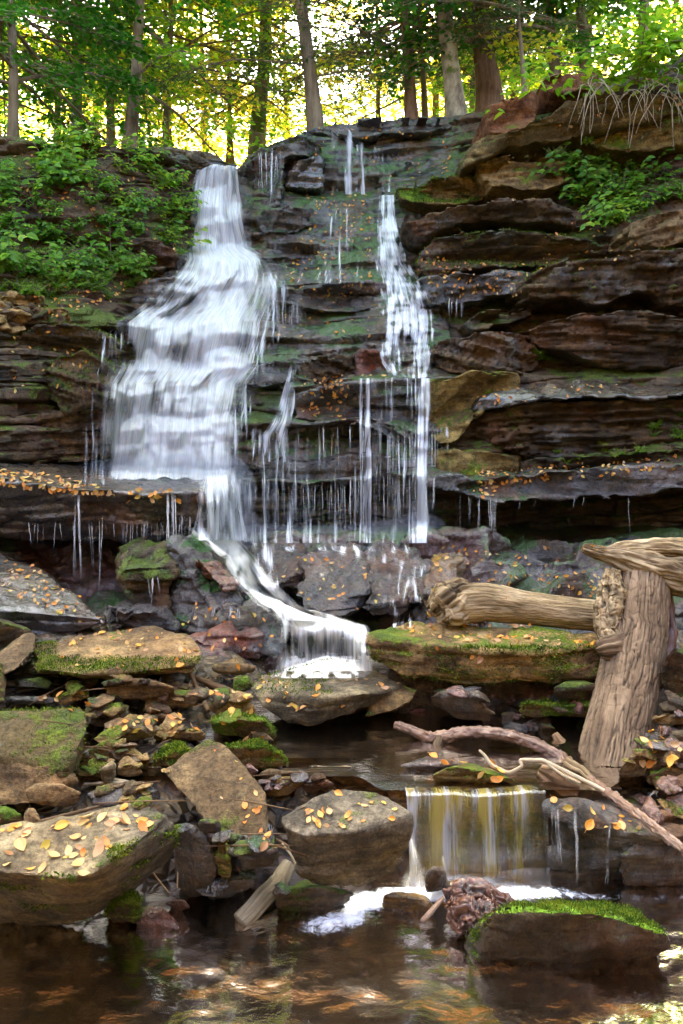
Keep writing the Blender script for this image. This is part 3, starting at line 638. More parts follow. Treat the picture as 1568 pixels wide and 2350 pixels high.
def bed():
    xs = np.arange(-7, 7.01, .035); ys = np.arange(.2, 5.2, .035)
    X, Y = np.meshgrid(xs, ys)
    Z = -.16+.0*X
    up = sstep(2.88, 3.0, Y-.10*np.sin(X*2)+.32*sstep(.55, 1.0, -X))
    Z = Z+up*.36
    q = np.stack([X, Y, X*0], -1)
    Z = Z+.06*fbm(q*1.6, 4, 9)+.035*np.abs(noise(q*9, 12))
    Z = Z+sstep(.15, .6, -X-.15)*(sstep(2.8, 3.3, Y)*.08+sstep(3.4, 4.6, Y)*.20)
    bankR = sstep(1.55, 2.3, X)*sstep(2.9, 3.5, Y); Z = Z+bankR*.20
    Z = Z+sstep(3.2, 6.5, np.abs(X))*2.2
    V = np.stack([X, Y, Z], -1).reshape(-1, 3)
    return mesh_np('stream_bed', V, grid_faces(len(ys), len(xs)), True, bed_mat())
o = link('stream_bed', bed()); tag(o, 'brown stony bed under and between the pools', 'stream bed', kind='structure')
def ground():
    a = np.r_[-400, -200, -100, -60, -40, -28, -20, -15, -11, -9, -8, -7, -6.4]; xs = np.r_[a, np.arange(-6, 6.1, 1.0), -a[::-1]]
    ys = np.r_[-300, -120, -60, -30, -15, -8, -4, -1, 0.0, 1.5, 3, 4.5, 6, 7, 8, 9, 10, 11, 12, 13, 14, 16, 18, 21, 25, 30, 40, 60, 100, 200, 400]
    X, Y = np.meshgrid(xs, ys)
    brink = 6.0
    Z = -.45+sstep(9.6, 12.6, Y+0*X)*brink+.0*X
    Z = Z+sstep(6.5, 14, np.abs(X))*7*(1-sstep(9, 14, Y))+sstep(14, 60, np.abs(X))*5
    Z = Z-sstep(14, 60, Y)*3.0*np.exp(-(X/40)**2)
    V = np.stack([X, Y, Z], -1).reshape(-1, 3)
    t = NT('forest_floor'); p = t.pos()
    c = t.mix(t.noise(p, 1.5, 6, .7), (.03, .022, .01), (.14, .10, .03)); c = t.mix(t.ramp(t.noise(p, .5, 4, .6), .45, .6), c, (.04, .06, .01))
    return mesh_np('ground', V, grid_faces(len(ys), len(xs)), True, t.done(t.bsdf(c, .9, t.bump(t.noise(p, 6, 6, .7), 1, .1), .1)))
o = link('ground', ground()); tag(o, 'leaf strewn forest floor above and around the falls', 'ground', kind='structure')

# ------------------------------------------------------------------ foreground and middle stones, seen corner by corner
G_S = 'stones on the left bank'; G_W = 'stones in and beside the stream'
boulder('biggest slab at the lower left, flat leaf covered top over a mossy flank',
    [(-150,1915,.44),(-60,1905,.44),(60,1900,.45),(170,1880,.45),(300,1846,.46),(380,1866,.45),(398,1905,.36),(345,1908,.44),(250,1975,.42),(205,2013,.40),(150,2020,.40),(65,1998,.40),(-60,1992,.40),(-150,1990,.40),
     (405,1935,.30),(395,1962,.25),(320,2035,.16),(205,2112,.03),(120,2122,.0),(-60,2105,.0),(-150,2095,.0)], M_GREY, voxel=.009, thick=.07, amp=.016, lump=.02, chips=0)
boulder('tan slab tilted up like a roof, in the middle of the left bank',
    [(478,1691,.44),(520,1710,.43),(612,1822,.36),(609,1905,.28),(604,1936,.24),(556,1944,.22),(470,1882,.27),(420,1828,.31),(372,1768,.37),(385,1758,.385),(440,1730,.41),
     (600,1850,.12),(560,1760,.2)], M_TAN, voxel=.008, thick=.2, amp=.008, lump=.014, chips=0)
boulder('pale grey green block with leaves on top, left of the little waterfall',
    [(642,1872,.40),(700,1842,.41),(770,1812,.42),(860,1812,.42),(948,1868,.38),(945,1902,.32),(830,1905,.36),(700,1918,.36),(650,1900,.38),
     (690,2020,.12),(730,2040,.08),(835,2042,.06),(900,2010,.10),(930,1975,.16),(948,1915,.30)], M_GREY, voxel=.009, thick=.12, amp=.014, lump=.02, chips=0)
boulder('lichen spotted squarish boulder at the left edge with a mossy corner',
    [(-150,1640,.56),(-40,1638,.56),(20,1652,.55),(110,1634,.57),(198,1628,.58),(203,1660,.55),(200,1745,.46),(186,1786,.40),(120,1765,.42),(50,1745,.44),(-150,1742,.44),(100,1640,.2),(-100,1640,.2),(150,1700,.2)]
    , M_LICH, voxel=.010, thick=.15, amp=.012, lump=.03)
boulder('smooth brown boulder under the lichen spotted one, left edge',
    [(-150,1735,.45),(-20,1728,.46),(60,1728,.46),(120,1745,.43),(192,1800,.38),(165,1828,.34),(90,1850,.31),(-20,1858,.30),(-150,1858,.30),(60,1740,.2),(-150,1740,.2)], M_DRY, voxel=.011, thick=.2, amp=.01, lump=.03)
boulder('upended brown stone leaning at the left edge, above the flat leafy slabs',
    [(-12,1512,.57),(40,1468,.64),(72,1450,.67),(88,1462,.66),(80,1500,.60),(40,1540,.54),(5,1552,.52),(-20,1545,.53),(60,1490,.35),(0,1500,.35)], M_TAN, voxel=.012)
boulder('small mossy stone at the left edge below the upended brown stone',
    [(-60,1545,.6),(0,1530,.62),(12,1570,.52),(5,1610,.48),(-60,1610,.48),(-60,1500,.4),(10,1500,.4)], M_MOSS, voxel=.012)
boulder('broad mossy slab strewn with leaves in front of the left hollow',
    [(78,1482,.60),(180,1470,.61),(262,1450,.62),(352,1434,.64),(358,1453,.63),(432,1456,.62),(470,1496,.60),(452,1520,.59),(430,1528,.585),(300,1538,.58),(190,1548,.57),(90,1534,.58),
     (440,1545,.54),(300,1560,.50),(200,1564,.49),(85,1550,.50),(430,1500,.42),(120,1500,.42)], M_DRY, voxel=.011, thick=.05, amp=.028, lump=.03)
boulder('double layered mossy stone just under the broad leafy slab',
    [(238,1568,.53),(300,1560,.55),(345,1562,.55),(402,1576,.52),(400,1596,.47),(330,1604,.45),(242,1600,.46),(300,1540,.4)], M_DRYM, voxel=.012,
    extra=[[(326,1592,.47),(455,1588,.48),(458,1622,.40),(335,1632,.38),(400,1560,.38)]])
boulder('great pale boulder with leaves in the centre of the picture, mossy at its left',
    [(574,1580,.47),(600,1552,.48),(640,1538,.48),(700,1524,.49),(745,1516,.49),(805,1515,.49),(862,1536,.48),(924,1572,.45),(922,1598,.40),(740,1604,.50),(825,1592,.50),(660,1600,.47),(900,1606,.39),(800,1640,.38),(745,1655,.36),(705,1664,.34),(660,1657,.35),(605,1622,.41),(580,1602,.44),
     (700,1580,.25),(860,1580,.25)], M_GREY, voxel=.010, thick=.10, amp=.016, lump=.022, chips=0)
boulder('leafy stone peeping out behind the great pale boulder, on its right',
    [(840,1600,.42),(925,1565,.46),(965,1582,.45),(950,1612,.40),(905,1640,.36),(835,1655,.33),(880,1590,.25)], M_DRYM, voxel=.012)
boulder('long thick slab with a leaf filled groove on top, right of centre',
    [(925,1432,.68),(1000,1436,.68),(1110,1448,.68),(1250,1462,.66),(1400,1468,.65),(1400,1484,.66),(1150,1490,.68),(980,1480,.69),(870,1470,.68),(826,1476,.66),(832,1462,.67),(1400,1570,.49),(1290,1571,.48),(1100,1570,.49),(930,1564,.50),(905,1540,.54),(840,1495,.62),(1300,1520,.42),(950,1520,.45)], M_DRYM, voxel=.012, thick=.07, amp=.03, lump=.035, chips=2,
    extra=[[(925,1428,.71),(945,1420,.72),(1200,1444,.70),(1400,1460,.69),(1400,1472,.66),(1150,1462,.68),(980,1446,.69),(940,1440,.6),(1400,1480,.55)]])
boulder('flat topped block with bright moss edge, in the shade left of the bark covered log',
    [(1186,1616,.44),(1200,1612,.45),(1360,1614,.45),(1362,1640,.39),(1350,1650,.36),(1200,1650,.36),(1187,1640,.38),(1300,1600,.3)], M_MOSS, voxel=.012, cat='rock')
boulder('second shaded block higher up left of the bark covered log',
    [(1270,1580,.52),(1300,1570,.54),(1365,1570,.54),(1365,1606,.45),(1280,1604,.45),(1320,1560,.4)], M_DARKM, voxel=.014)
boulder('black leaning boulder in the deep shade beneath the long thick slab',
    [(980,1600,.46),(1010,1586,.50),(1080,1592,.50),(1142,1640,.40),(1130,1662,.34),(1050,1650,.34),(990,1622,.40),(1050,1560,.3)], M_DARK, voxel=.014)
boulder('mossy hump behind the tilted tan slab, at the edge of the upper pool',
    [(520,1715,.42),(560,1712,.43),(610,1712,.43),(650,1728,.40),(664,1752,.35),(650,1768,.31),(560,1770,.30),(520,1760,.30),(590,1700,.3)], M_MOSS, voxel=.011)
boulder('dark mossy ridge left of the tilted tan slab, half in the upper pool',
    [(345,1742,.36),(400,1722,.40),(430,1716,.41),(440,1740,.36),(400,1764,.31),(350,1762,.31),(400,1700,.3)], M_MOSS, voxel=.011)
boulder('mossy oval black rock standing on end in the hole under the tilted slab',
    [(398,1900,.34),(430,1888,.37),(470,1915,.32),(494,1965,.22),(495,2010,.14),(470,2052,.06),(430,2062,.03),(405,2030,.08),(396,1960,.2),(450,1950,-.05)], M_BLACK, voxel=.010, thick=.3, amp=.004, lump=.015)
boulder('narrow upright stone right of the oval black rock',
    [(488,1920,.33),(515,1912,.34),(528,1935,.30),(534,2000,.18),(528,2038,.10),(505,2040,.08),(492,1980,.2),(520,1960,.02)], M_OLIVE, voxel=.010)
boulder('dark wedge stone between oval rock and upright stone',
    [(458,1880,.38),(500,1882,.38),(512,1925,.30),(490,1960,.22),(460,1925,.28),(490,1900,.1)], M_DARK, voxel=.011)
boulder('bright green moss ball under the overhang of the biggest slab',
    [(236,2085,.08),(262,2060,.14),(300,2042,.18),(322,2055,.15),(330,2092,.06),(318,2118,.01),(262,2126,-.01),(240,2110,.02),(280,2060,-.02)], M_MOSS, voxel=.010)
boulder('low brown stone in the pool holding three yellow leaves',
    [(312,2108,.04),(345,2092,.07),(375,2094,.07),(400,2112,.03),(412,2135,.0),(380,2145,-.03),(325,2140,-.03),(350,2080,-.03)], M_REDW, voxel=.009)
boulder('round red stone awash in front of the upright stones',
    [(376,2070,.06),(400,2062,.08),(430,2066,.07),(440,2086,.03),(415,2098,-.02),(380,2092,-.01),(400,2050,-.03)], M_REDW, voxel=.010)
boulder('small glistening stone left of the mossy broken branch',
    [(472,2048,.08),(500,2030,.12),(560,2012,.16),(590,2020,.14),(585,2035,.10),(520,2060,.04),(480,2064,.02),(540,2000,.0)], M_BLACK, voxel=.010)
boulder('low dark stone with two orange leaves right of the mossy broken branch',
    [(628,2055,.10),(660,2035,.14),(720,2030,.14),(780,2042,.12),(815,2052,.08),(790,2085,.01),(720,2100,-.02),(640,2090,-.01),(700,2020,.0)], M_DARKM, voxel=.010)
boulder('brown shelf stone below the tilted slab with an orange leaf on it',
    [(556,1958,.25),(590,1942,.29),(630,1945,.28),(640,1965,.24),(620,1982,.20),(560,1985,.18),(600,1930,.1)], M_BLACK, voxel=.010)
boulder('mossy topped long boulder in the pool at the lower right',
    [(1040,2195,.03),(1060,2165,.09),(1100,2118,.17),(1160,2098,.21),(1290,2090,.23),(1400,2098,.215),(1465,2122,.17),(1520,2140,.13),(1538,2165,.08),(1510,2195,.0),(1430,2225,-.06),(1280,2240,-.08),(1120,2235,-.08),(1060,2215,-.04),(1290,2060,-.1),(1160,2080,-.05),(1450,2090,-.05)], rock_mat('dark_river_rock', (.03, .022, .010), (.17, .125, .05), moss=.30, top=.7, mossc=((.03, .09, .004), (.16, .30, .012)), wet=.1, rust=.3, lichen=.1, strat=.2), voxel=.008, thick=.12, amp=.012, lump=.035, lf=4.5, fine=.008, chips=6)
boulder('flat wet stone parting the foam below the little waterfall',
    [(872,2060,.06),(900,2050,.08),(985,2066,.06),(1012,2082,.03),(1000,2100,.0),(930,2100,-.03),(885,2085,-.01),(940,2050,-.05)], M_GOLD, voxel=.010)
boulder('dark stone splashed by the foot of the little waterfall',
    [(975,2010,.14),(1000,1995,.17),(1020,1998,.16),(1030,2040,.05),(980,2050,.04),(1000,1990,.0)], M_BLACK, voxel=.010)
boulder('dark wet ledge the little waterfall drops over',
    [Vector((-.0+.20, 2.93, .285)), Vector((1.18, 2.95, .285)), Vector((.20, 3.25, .24)), Vector((1.18, 3.25, .24)), Vector((.24, 3.02, .2)), Vector((1.16, 3.02, .2)), Vector((.26, 3.06, -.2)), Vector((1.16, 3.06, -.2)), Vector((.26, 3.3, -.2)), Vector((1.16, 3.3, -.2))], M_GOLD, name='rock_ledge', cat='rock ledge', voxel=.011, thick=.05, amp=.014, lump=.015, chips=0)
boulder('black wet boulder with yellow leaves on its golden top, right of the little waterfall',
    [(1248,1836,.32),(1320,1832,.33),(1400,1850,.31),(1500,1900,.27),(1540,1915,.25),(1460,1925,.20),(1380,1935,.20),(1300,1900,.26),(1250,1850,.31),
     (1258,2050,-.05),(1420,2060,-.1),(1300,2000,.02),(1560,2040,-.1),(1600,1900,.25),(1600,1980,-.1),(1600,1850,.0)], M_BLACK, voxel=.011, thick=.09, amp=.02, lump=.04)
boulder('glistening black boulder at the right edge, low beside the pool',
    [(1418,1965,.16),(1470,1935,.20),(1568,1930,.21),(1680,1935,.2),(1680,2050,-.05),(1568,2062,-.08),(1440,2050,-.04),(1415,2010,.06),(1560,1900,.0)], M_BLACK, voxel=.011, thick=.05, amp=.015, lump=.03)
boulder('long mossy wedge stone lying in the upper pool',
    [(985,1785,.33),(1010,1762,.37),(1040,1756,.385),(1085,1764,.37),(1180,1786,.33),(1190,1795,.31),(1100,1802,.29),(1000,1800,.29),(1080,1740,.28)], M_OLIVE, voxel=.010)
boulder('low wet stone awash behind the long mossy wedge stone',
    [(915,1757,.32),(960,1750,.335),(1020,1748,.34),(1040,1756,.32),(960,1768,.29),(1000,1735,.28)], M_WET, voxel=.011)
boulder('big dark backing rock added to keep the gap beneath the long thick slab dark',
    [(900,1540,.50),(1000,1530,.52),(1200,1532,.52),(1420,1536,.52),(1420,1640,.26),(1200,1650,.26),(1000,1650,.26),(905,1636,.26),(1200,1560,.2)], M_DARK, voxel=.02, thick=.09, amp=.04, lump=.05)  # dark backing block added to stand in for the darkness under the slab
boulder('dark backing rock added to darken the gap behind the great pale boulder', [(690,1560,.42),(880,1560,.42),(960,1570,.42),(960,1650,.26),(720,1660,.25),(800,1540,.3)], M_DARK, voxel=.02, thick=.09, amp=.03, lump=.05)  # dark filler standing in for deep shade, like the block under the slab
# little bank stones, each traced
small = [
 ('rounded brown stone above the biggest slab, left of the driftwood sticks', [(55,1812,.50),(85,1798,.53),(150,1800,.53),(190,1822,.48),(185,1850,.42),(120,1858,.40),(60,1846,.43),(110,1790,.35)], M_DRY),
 ('mossy stone at the left edge touching the biggest slab', [(-30,1862,.46),(10,1848,.49),(50,1864,.46),(52,1890,.40),(0,1905,.38),(-30,1900,.38),(0,1840,.38)], M_MOSS),
 ('small pale stone beside the rounded brown one', [(55,1868,.47),(72,1860,.49),(92,1880,.46),(90,1895,.42),(58,1895,.42),(70,1850,.4)], M_DRY),
 ('flat bluish stone behind the biggest slab', [(198,1822,.46),(260,1806,.48),(370,1812,.47),(378,1842,.40),(300,1850,.40),(210,1850,.42),(300,1790,.36)], M_WET),
 ('mossy arched stone between the lichen boulder and the upper pool', [(200,1722,.50),(245,1702,.55),(300,1718,.51),(345,1752,.43),(340,1768,.38),(270,1758,.42),(205,1742,.46),(280,1690,.36)], M_OLIVE),
 ('brown triangular stone under the mossy arched stone', [(262,1776,.43),(290,1738,.50),(322,1754,.46),(330,1776,.41),(300,1785,.39),(290,1740,.36)], M_DRY),
 ('chipped stone left of the brown triangular stone', [(202,1748,.50),(240,1740,.50),(262,1758,.45),(255,1780,.42),(215,1782,.42),(230,1730,.38)], M_DRYM),
 ('slim grey chip leaning against the triangular stone', [(235,1765,.50),(260,1748,.53),(268,1780,.44),(250,1800,.40),(232,1790,.42),(250,1750,.4)], M_GREY),
 ('grey stone with orange leaves on its back, above the upper pool', [(238,1694,.52),(280,1672,.57),(350,1660,.58),(368,1674,.54),(350,1690,.49),(300,1700,.47),(260,1640,.4)], M_GREY),
 ('flat stone at the far left rim of the upper pool', [(355,1686,.48),(378,1674,.50),(470,1680,.48),(475,1698,.42),(360,1702,.41),(420,1660,.38)], M_DRYM),
 ('round pale cobble at the tip of the upper pool', [(566,1692,.44),(588,1680,.47),(612,1684,.46),(630,1702,.41),(610,1710,.37),(570,1708,.38),(590,1670,.33)], M_TAN),
 ('layered stone with mossy top near the centre boulder', [(482,1654,.55),(540,1646,.57),(608,1652,.55),(630,1672,.47),(632,1694,.41),(560,1692,.41),(490,1676,.46),(550,1630,.38)], M_MOSS),
 ('flat leafy stone between the sticks and the centre boulder', [(480,1612,.57),(520,1602,.59),(585,1622,.53),(590,1640,.48),(520,1646,.47),(482,1632,.51),(530,1590,.42)], M_DRYM),
 ('thin slab with leaves, up against the wet red rocks', [(485,1530,.66),(540,1524,.67),(590,1530,.65),(580,1544,.60),(500,1544,.61),(540,1500,.5)], M_TAN),
 ('mossy chip left of the great pale boulder', [(538,1560,.62),(570,1554,.63),(580,1580,.55),(545,1592,.53),(536,1580,.56),(560,1530,.48)], M_MOSS),
 ('dark block with a mossy right shoulder, left bank', [(198,1626,.56),(240,1616,.58),(270,1628,.56),(295,1658,.48),(280,1668,.45),(205,1664,.47),(240,1600,.42)], M_DARKM),
 ('low brown stone beside the dark block', [(330,1640,.52),(365,1636,.53),(392,1648,.50),(380,1658,.46),(335,1656,.47),(360,1620,.42)], M_DRY),
 ('mossy slanted stone below the broad leafy slab', [(124,1605,.56),(165,1580,.62),(205,1578,.62),(206,1600,.56),(140,1622,.51),(170,1570,.45)], M_DRYM),
 ('blue wet slab sliver at the left, with orange leaves', [(0,1602,.54),(60,1598,.55),(125,1602,.54),(125,1616,.50),(0,1618,.49),(60,1580,.42)], M_WET),
 ('brown stone under the left end of the broad leafy slab', [(35,1560,.62),(90,1552,.63),(125,1566,.60),(115,1585,.55),(45,1580,.57),(80,1540,.48)], M_DARKM),
 ('rusty cube shaped stone under the broad leafy slab', [(190,1562,.58),(215,1550,.60),(222,1572,.54),(208,1590,.51),(188,1576,.55),(205,1540,.45)], M_RED),
 ('brown lump left of the dark wet stone by the pool rim', [(608,1800,.40),(625,1784,.43),(690,1784,.42),(700,1800,.38),(660,1828,.32),(612,1828,.32),(650,1770,.3)], M_DRYM),
 ('dark wet angular stone by the rim of the upper pool', [(686,1806,.39),(705,1782,.43),(735,1780,.43),(772,1798,.38),(765,1815,.33),(700,1826,.32),(730,1770,.3)], M_BLACK),
 ('flat pale cobble behind the brown lump', [(590,1780,.41),(620,1768,.43),(680,1766,.43),(688,1782,.38),(610,1792,.37),(640,1755,.32)], M_TAN),
 ('brown stone with a rusty face in the shade under the long slab', [(1150,1640,.42),(1175,1632,.44),(1195,1650,.40),(1185,1662,.36),(1150,1660,.36),(1170,1620,.33)], M_DARK),
 ('grey cube in the water under the long slab', [(1226,1672,.38),(1262,1670,.39),(1265,1690,.33),(1230,1692,.32),(1245,1660,.3)], M_GREY),
 ('thin brown stone standing in the water beside the grey cube', [(1180,1680,.36),(1205,1676,.37),(1220,1688,.34),(1185,1692,.32),(1200,1665,.3)], M_DRY),
]
for lb, pts, mt in small: boulder(lb, [(a, b, c*.77) for a, b, c in pts], mt, name='stone', voxel=.010, cat='stone', group='small stones of the left bank' if pts[0][0] < 800 else 'small stones under the long slab', lump=.02, amp=.01)
# right bank pile
right = [
 ('pinkish root shaped stone right of the foot of the bark covered log', [(1412,1770,.42),(1440,1735,.50),(1500,1722,.52),(1640,1710,.54),(1640,1745,.45),(1520,1760,.42),(1460,1782,.38),(1420,1788,.36),(1520,1700,.36)], M_TAN),
 ('brown slab beneath the pinkish stone at the right', [(1470,1782,.42),(1520,1762,.45),(1640,1755,.46),(1640,1800,.36),(1520,1806,.34),(1475,1800,.36),(1560,1740,.3)], M_DRYM),
 ('dark shelf stone at the right edge above the trickle', [(1492,1818,.40),(1540,1800,.43),(1640,1795,.43),(1640,1840,.32),(1530,1840,.32),(1495,1835,.34),(1560,1780,.3)], M_BLACK),
 ('black slanted stone low at the right edge', [(1480,1880,.30),(1510,1845,.36),(1640,1840,.36),(1640,1920,.18),(1560,1910,.2),(1490,1890,.26),(1560,1820,.2)], M_BLACK),
 ('thin leafy plate at the right edge, highest of the pile', [(1490,1655,.56),(1520,1640,.60),(1640,1630,.61),(1640,1655,.55),(1510,1668,.53),(1560,1620,.45)], M_DRYM),
 ('grey plate under the highest leafy plate at the right edge', [(1500,1690,.50),(1530,1680,.52),(1640,1672,.53),(1640,1695,.48),(1510,1704,.46),(1570,1660,.4)], M_GREY),
 ('mossy plate low in the right edge pile', [(1480,1712,.47),(1530,1704,.48),(1640,1700,.49),(1640,1720,.44),(1500,1726,.43),(1560,1680,.36)], M_DRYM),
 ('brown round stone between the right edge plates', [(1535,1620,.62),(1568,1600,.66),(1640,1600,.66),(1640,1640,.55),(1545,1640,.56),(1580,1590,.45)], M_DRY),
 ('dark boulder behind the bark covered log at the right edge', [(1515,1560,.74),(1540,1500,.9),(1640,1480,.92),(1680,1600,.6),(1530,1610,.6),(1580,1480,.5)], M_DARKM),
]
for lb, pts, mt in right: boulder(lb, [(a, b, c*.82) for a, b, c in pts], mt, name='stone', voxel=.011, cat='stone', group='stones of the right bank', lump=.025, amp=.012)
# rocks around the plunge and the slide
boulder('wet sloping slab with many leaves at the left edge, under the great ledge',
    [(-200,1275,.88),(-30,1270,.88),(90,1300,.82),(180,1380,.66),(245,1422,.585),(240,1442,.55),(150,1448,.53),(125,1462,.51),(0,1412,.62),(-200,1380,.70),(-200,1470,.47),(0,1475,.45),(120,1480,.44),(100,1330,.45),(-200,1300,.45)], M_SLAB, voxel=.015, thick=.1, amp=.02, lump=.03, cat='rock', name='boulder')
boulder('dark rock behind the upended stone at the left edge', [(-200,1420,.7),(0,1425,.70),(70,1450,.62),(80,1490,.50),(0,1510,.46),(-200,1510,.46),(0,1420,.4)], M_DARKM, voxel=.015)
mid = [
 ('blue glinting low rock in the hollow under the great ledge', [(235,1410,.62),(262,1392,.68),(320,1390,.68),(380,1402,.62),(410,1440,.52),(330,1450,.5),(250,1440,.52),(320,1370,.45)], M_FOOT, 1),
 ('mossy layered block in the hollow under the great ledge', [(270,1300,.92),(300,1262,1.0),(380,1256,1.0),(400,1300,.9),(390,1400,.62),(300,1400,.62),(275,1360,.7),(340,1240,.6)], M_DARKM, 1),
 ('large dark green sloping rock left of the white slide', [(375,1262,1.0),(400,1238,1.05),(450,1240,1.04),(500,1285,.92),(545,1345,.76),(560,1400,.62),(470,1480,.48),(400,1440,.52),(385,1380,.66),(450,1260,.5)], M_WETM, 1),
 ('rust red shoulder of rock touching the white slide', [(440,1290,.94),(490,1290,.93),(540,1330,.82),(552,1352,.76),(500,1360,.74),(455,1330,.82),(500,1280,.6)], M_REDW, 0),
 ('rounded dark boulder at the bend of the white slide', [(548,1400,.66),(570,1372,.72),(600,1376,.71),(636,1395,.66),(640,1410,.60),(632,1500,.42),(560,1500,.42),(545,1440,.54),(590,1370,.4)], M_WETM, 0),
 ('small dark boulder left of the rounded one by the slide', [(505,1395,.66),(525,1378,.70),(560,1380,.70),(566,1420,.58),(545,1460,.5),(510,1440,.52),(530,1370,.4)], M_FOOT, 0),
 ('purple brown step below the small dark boulder', [(470,1450,.54),(520,1440,.56),(590,1452,.54),(612,1470,.48),(600,1500,.42),(500,1500,.42),(475,1480,.46),(540,1420,.36)], M_REDW, 0),
 ('red wet ledge low in front of the slide', [(400,1475,.52),(470,1462,.54),(480,1500,.44),(560,1540,.36),(470,1540,.36),(410,1510,.42),(470,1440,.36)], M_REDW, 0),
 ('dark wet hump right of the white slide', [(575,1262,.86),(620,1248,.90),(690,1250,.90),(720,1290,.82),(700,1360,.66),(620,1370,.62),(585,1320,.74),(650,1240,.5)], M_FOOT, 1),
 ('shining purple rock in the middle below the curtain', [(690,1290,.84),(740,1262,.90),(820,1262,.90),(850,1310,.80),(840,1400,.58),(760,1420,.54),(700,1390,.6),(770,1250,.5)], M_FOOT, 1),
 ('blackish rock right of the shining purple one', [(835,1300,.82),(880,1270,.88),(960,1265,.88),(985,1300,.80),(975,1400,.58),(920,1430,.52),(850,1430,.52),(900,1250,.5)], M_FOOT, 1),
 ('golden green mossy face right below the last strand of the curtain', [(972,1300,.84),(1010,1284,.88),(1060,1286,.88),(1060,1330,.76),(1000,1390,.62),(975,1400,.6),(1020,1260,.5)], M_GOLD, 1),
 ('low wet rock at the brink of the last white step', [(650,1440,.52),(720,1428,.54),(800,1432,.54),(845,1440,.52),(850,1462,.46),(650,1462,.44),(740,1420,.4)], M_FOOT, 0),
]
for lb, pts, mt, back in mid:
    boulder(lb, pts, mt, name='boulder', voxel=.014, group='wet rocks at the foot of the falls', thick=.10, amp=.04, lump=.085, lf=3.2, fine=.009, chips=4)
# loose scree on the left bank and pebbles along the margins
def proto_stone(seed, mat):
    rs = np.random.RandomState(seed); bm = bmesh.new()
    for _ in range(14): bm.verts.new(Vector(rs.normal(size=3)).normalized()*.5)
    vs = bm.verts[:]
    for v in vs: v.co = Vector((v.co.x, v.co.y*.8, v.co.z*.30))
    r = bmesh.ops.convex_hull(bm, input=vs)
    bmesh.ops.delete(bm, geom=[g for g in r['geom_interior']+r['geom_unused'] if isinstance(g, bmesh.types.BMVert) and not g.link_faces], context='VERTS')
    m = remesh(bm, .028); smooth_mesh(m, 1)
    V = verts(m); N = norms(m); set_verts(m, V+N*(.05*fbm(V*3, 4, seed))[:, None]); m.name = 'stone'; m.materials.clear(); m.materials.append(mat)
    m.polygons.foreach_set('use_smooth', np.ones(len(m.polygons), dtype=bool))
    return m
PS = [proto_stone(300+i, [M_DRYM, M_DARK, M_OLIVE, M_DRY, M_DARKM][i % 5]) for i in range(10)]
PW = [proto_stone(330+i, [M_BLACK, M_REDW, M_WET, M_DARKM][i % 4]) for i in range(6)]
bpy.context.view_layer.update()
DG = bpy.context.evaluated_depsgraph_get()
def shoot(px, py):
    d = Vector(ray(px, py)).normalized()
    o = Vector((0, 0, CAMH))
    for _ in range(4):
        r = SC.ray_cast(DG, o, d)
        if not r[0] or not r[4].get('through'): return r
        o = r[1]+d*.004
    return r
def inpoly(x, y, poly):
    c = False; j = len(poly)-1
    for i in range(len(poly)):
        if (poly[i][1] > y) != (poly[j][1] > y) and x < (poly[j][0]-poly[i][0])*(y-poly[i][1])/(poly[j][1]-poly[i][1])+poly[i][0]: c = not c
        j = i
    return c
def spots(poly, n, nzmin=.15, rs=RNG, only=None):
    xs = [p[0] for p in poly]; ys = [p[1] for p in poly]; out = []; tries = 0
    while len(out) < n and tries < n*30:
        tries += 1
        x = rs.uniform(min(xs), max(xs)); y = rs.uniform(min(ys), max(ys))
        if not inpoly(x, y, poly): continue
        h, co, no, fi, ob, mt = shoot(x, y)
        if not h or no.z < nzmin: continue
        if only and not only(ob): continue
        out.append((co.copy(), no.copy(), ob))
    return out
def scatter_stones(poly, n, s0, s1, protos, label, group, seed):
    rs = np.random.RandomState(seed)
    for co, no, ob in spots(poly, n, .25, rs):
        s = rs.uniform(s0, s1)
        o = link('stone', protos[rs.randint(len(protos))]); o.location = co+Vector((0, 0, s*.06)); o.scale = (s, s*rs.uniform(.7, 1), s*rs.uniform(.8, 1.4))
        o.rotation_euler = (rs.uniform(-.4, .4), rs.uniform(-.4, .4), rs.uniform(0, 6.3)); tag(o, label, 'stone', group)
scatter_stones([(-20,690),(40,680),(110,700),(150,740),(60,760),(-20,765)], 60, .14, .40, PS, 'loose grey brown scree stone at the far left beneath the bushes', 'scree at the far left beneath the bushes', 1)
scatter_stones([(130,1565),(480,1555),(600,1625),(480,1700),(360,1700),(215,1700),(208,1620)], 44, .07, .19, PS, 'small stone wedged among the bigger stones behind the left bank slabs', 'small stones wedged behind the left bank slabs', 2)
scatter_stones([(200,1700),(380,1700),(390,1860),(200,1830)], 26, .05, .12, PS, 'pebble in the gap between the lichen boulder and the tilted slab', 'pebbles between lichen boulder and tilted slab', 3)
scatter_stones([(400,1900),(650,1930),(660,2060),(350,2100)], 34, .05, .13, PW, 'dark wet pebble in the hole under the tilted slab', 'wet pebbles in the hole under the tilted slab', 4)
scatter_stones([(940,1580),(1360,1580),(1350,1690),(960,1690)], 40, .08, .2, PW, 'dark stone in the shade under the long thick slab', 'dark stones in the shade under the long slab', 5)
scatter_stones([(1400,1600),(1568,1600),(1568,1880),(1480,1880),(1420,1780)], 46, .07, .18, PW+PS[:3], 'small stone in the pile at the right edge by the bark covered log', 'small stones at the right edge', 6)
scatter_stones([(560,1760),(780,1760),(700,1850),(620,1850)], 16, .05, .12, PW, 'little stone at the outlet between the tilted slab and the pale block', 'little stones at the outlet', 7)
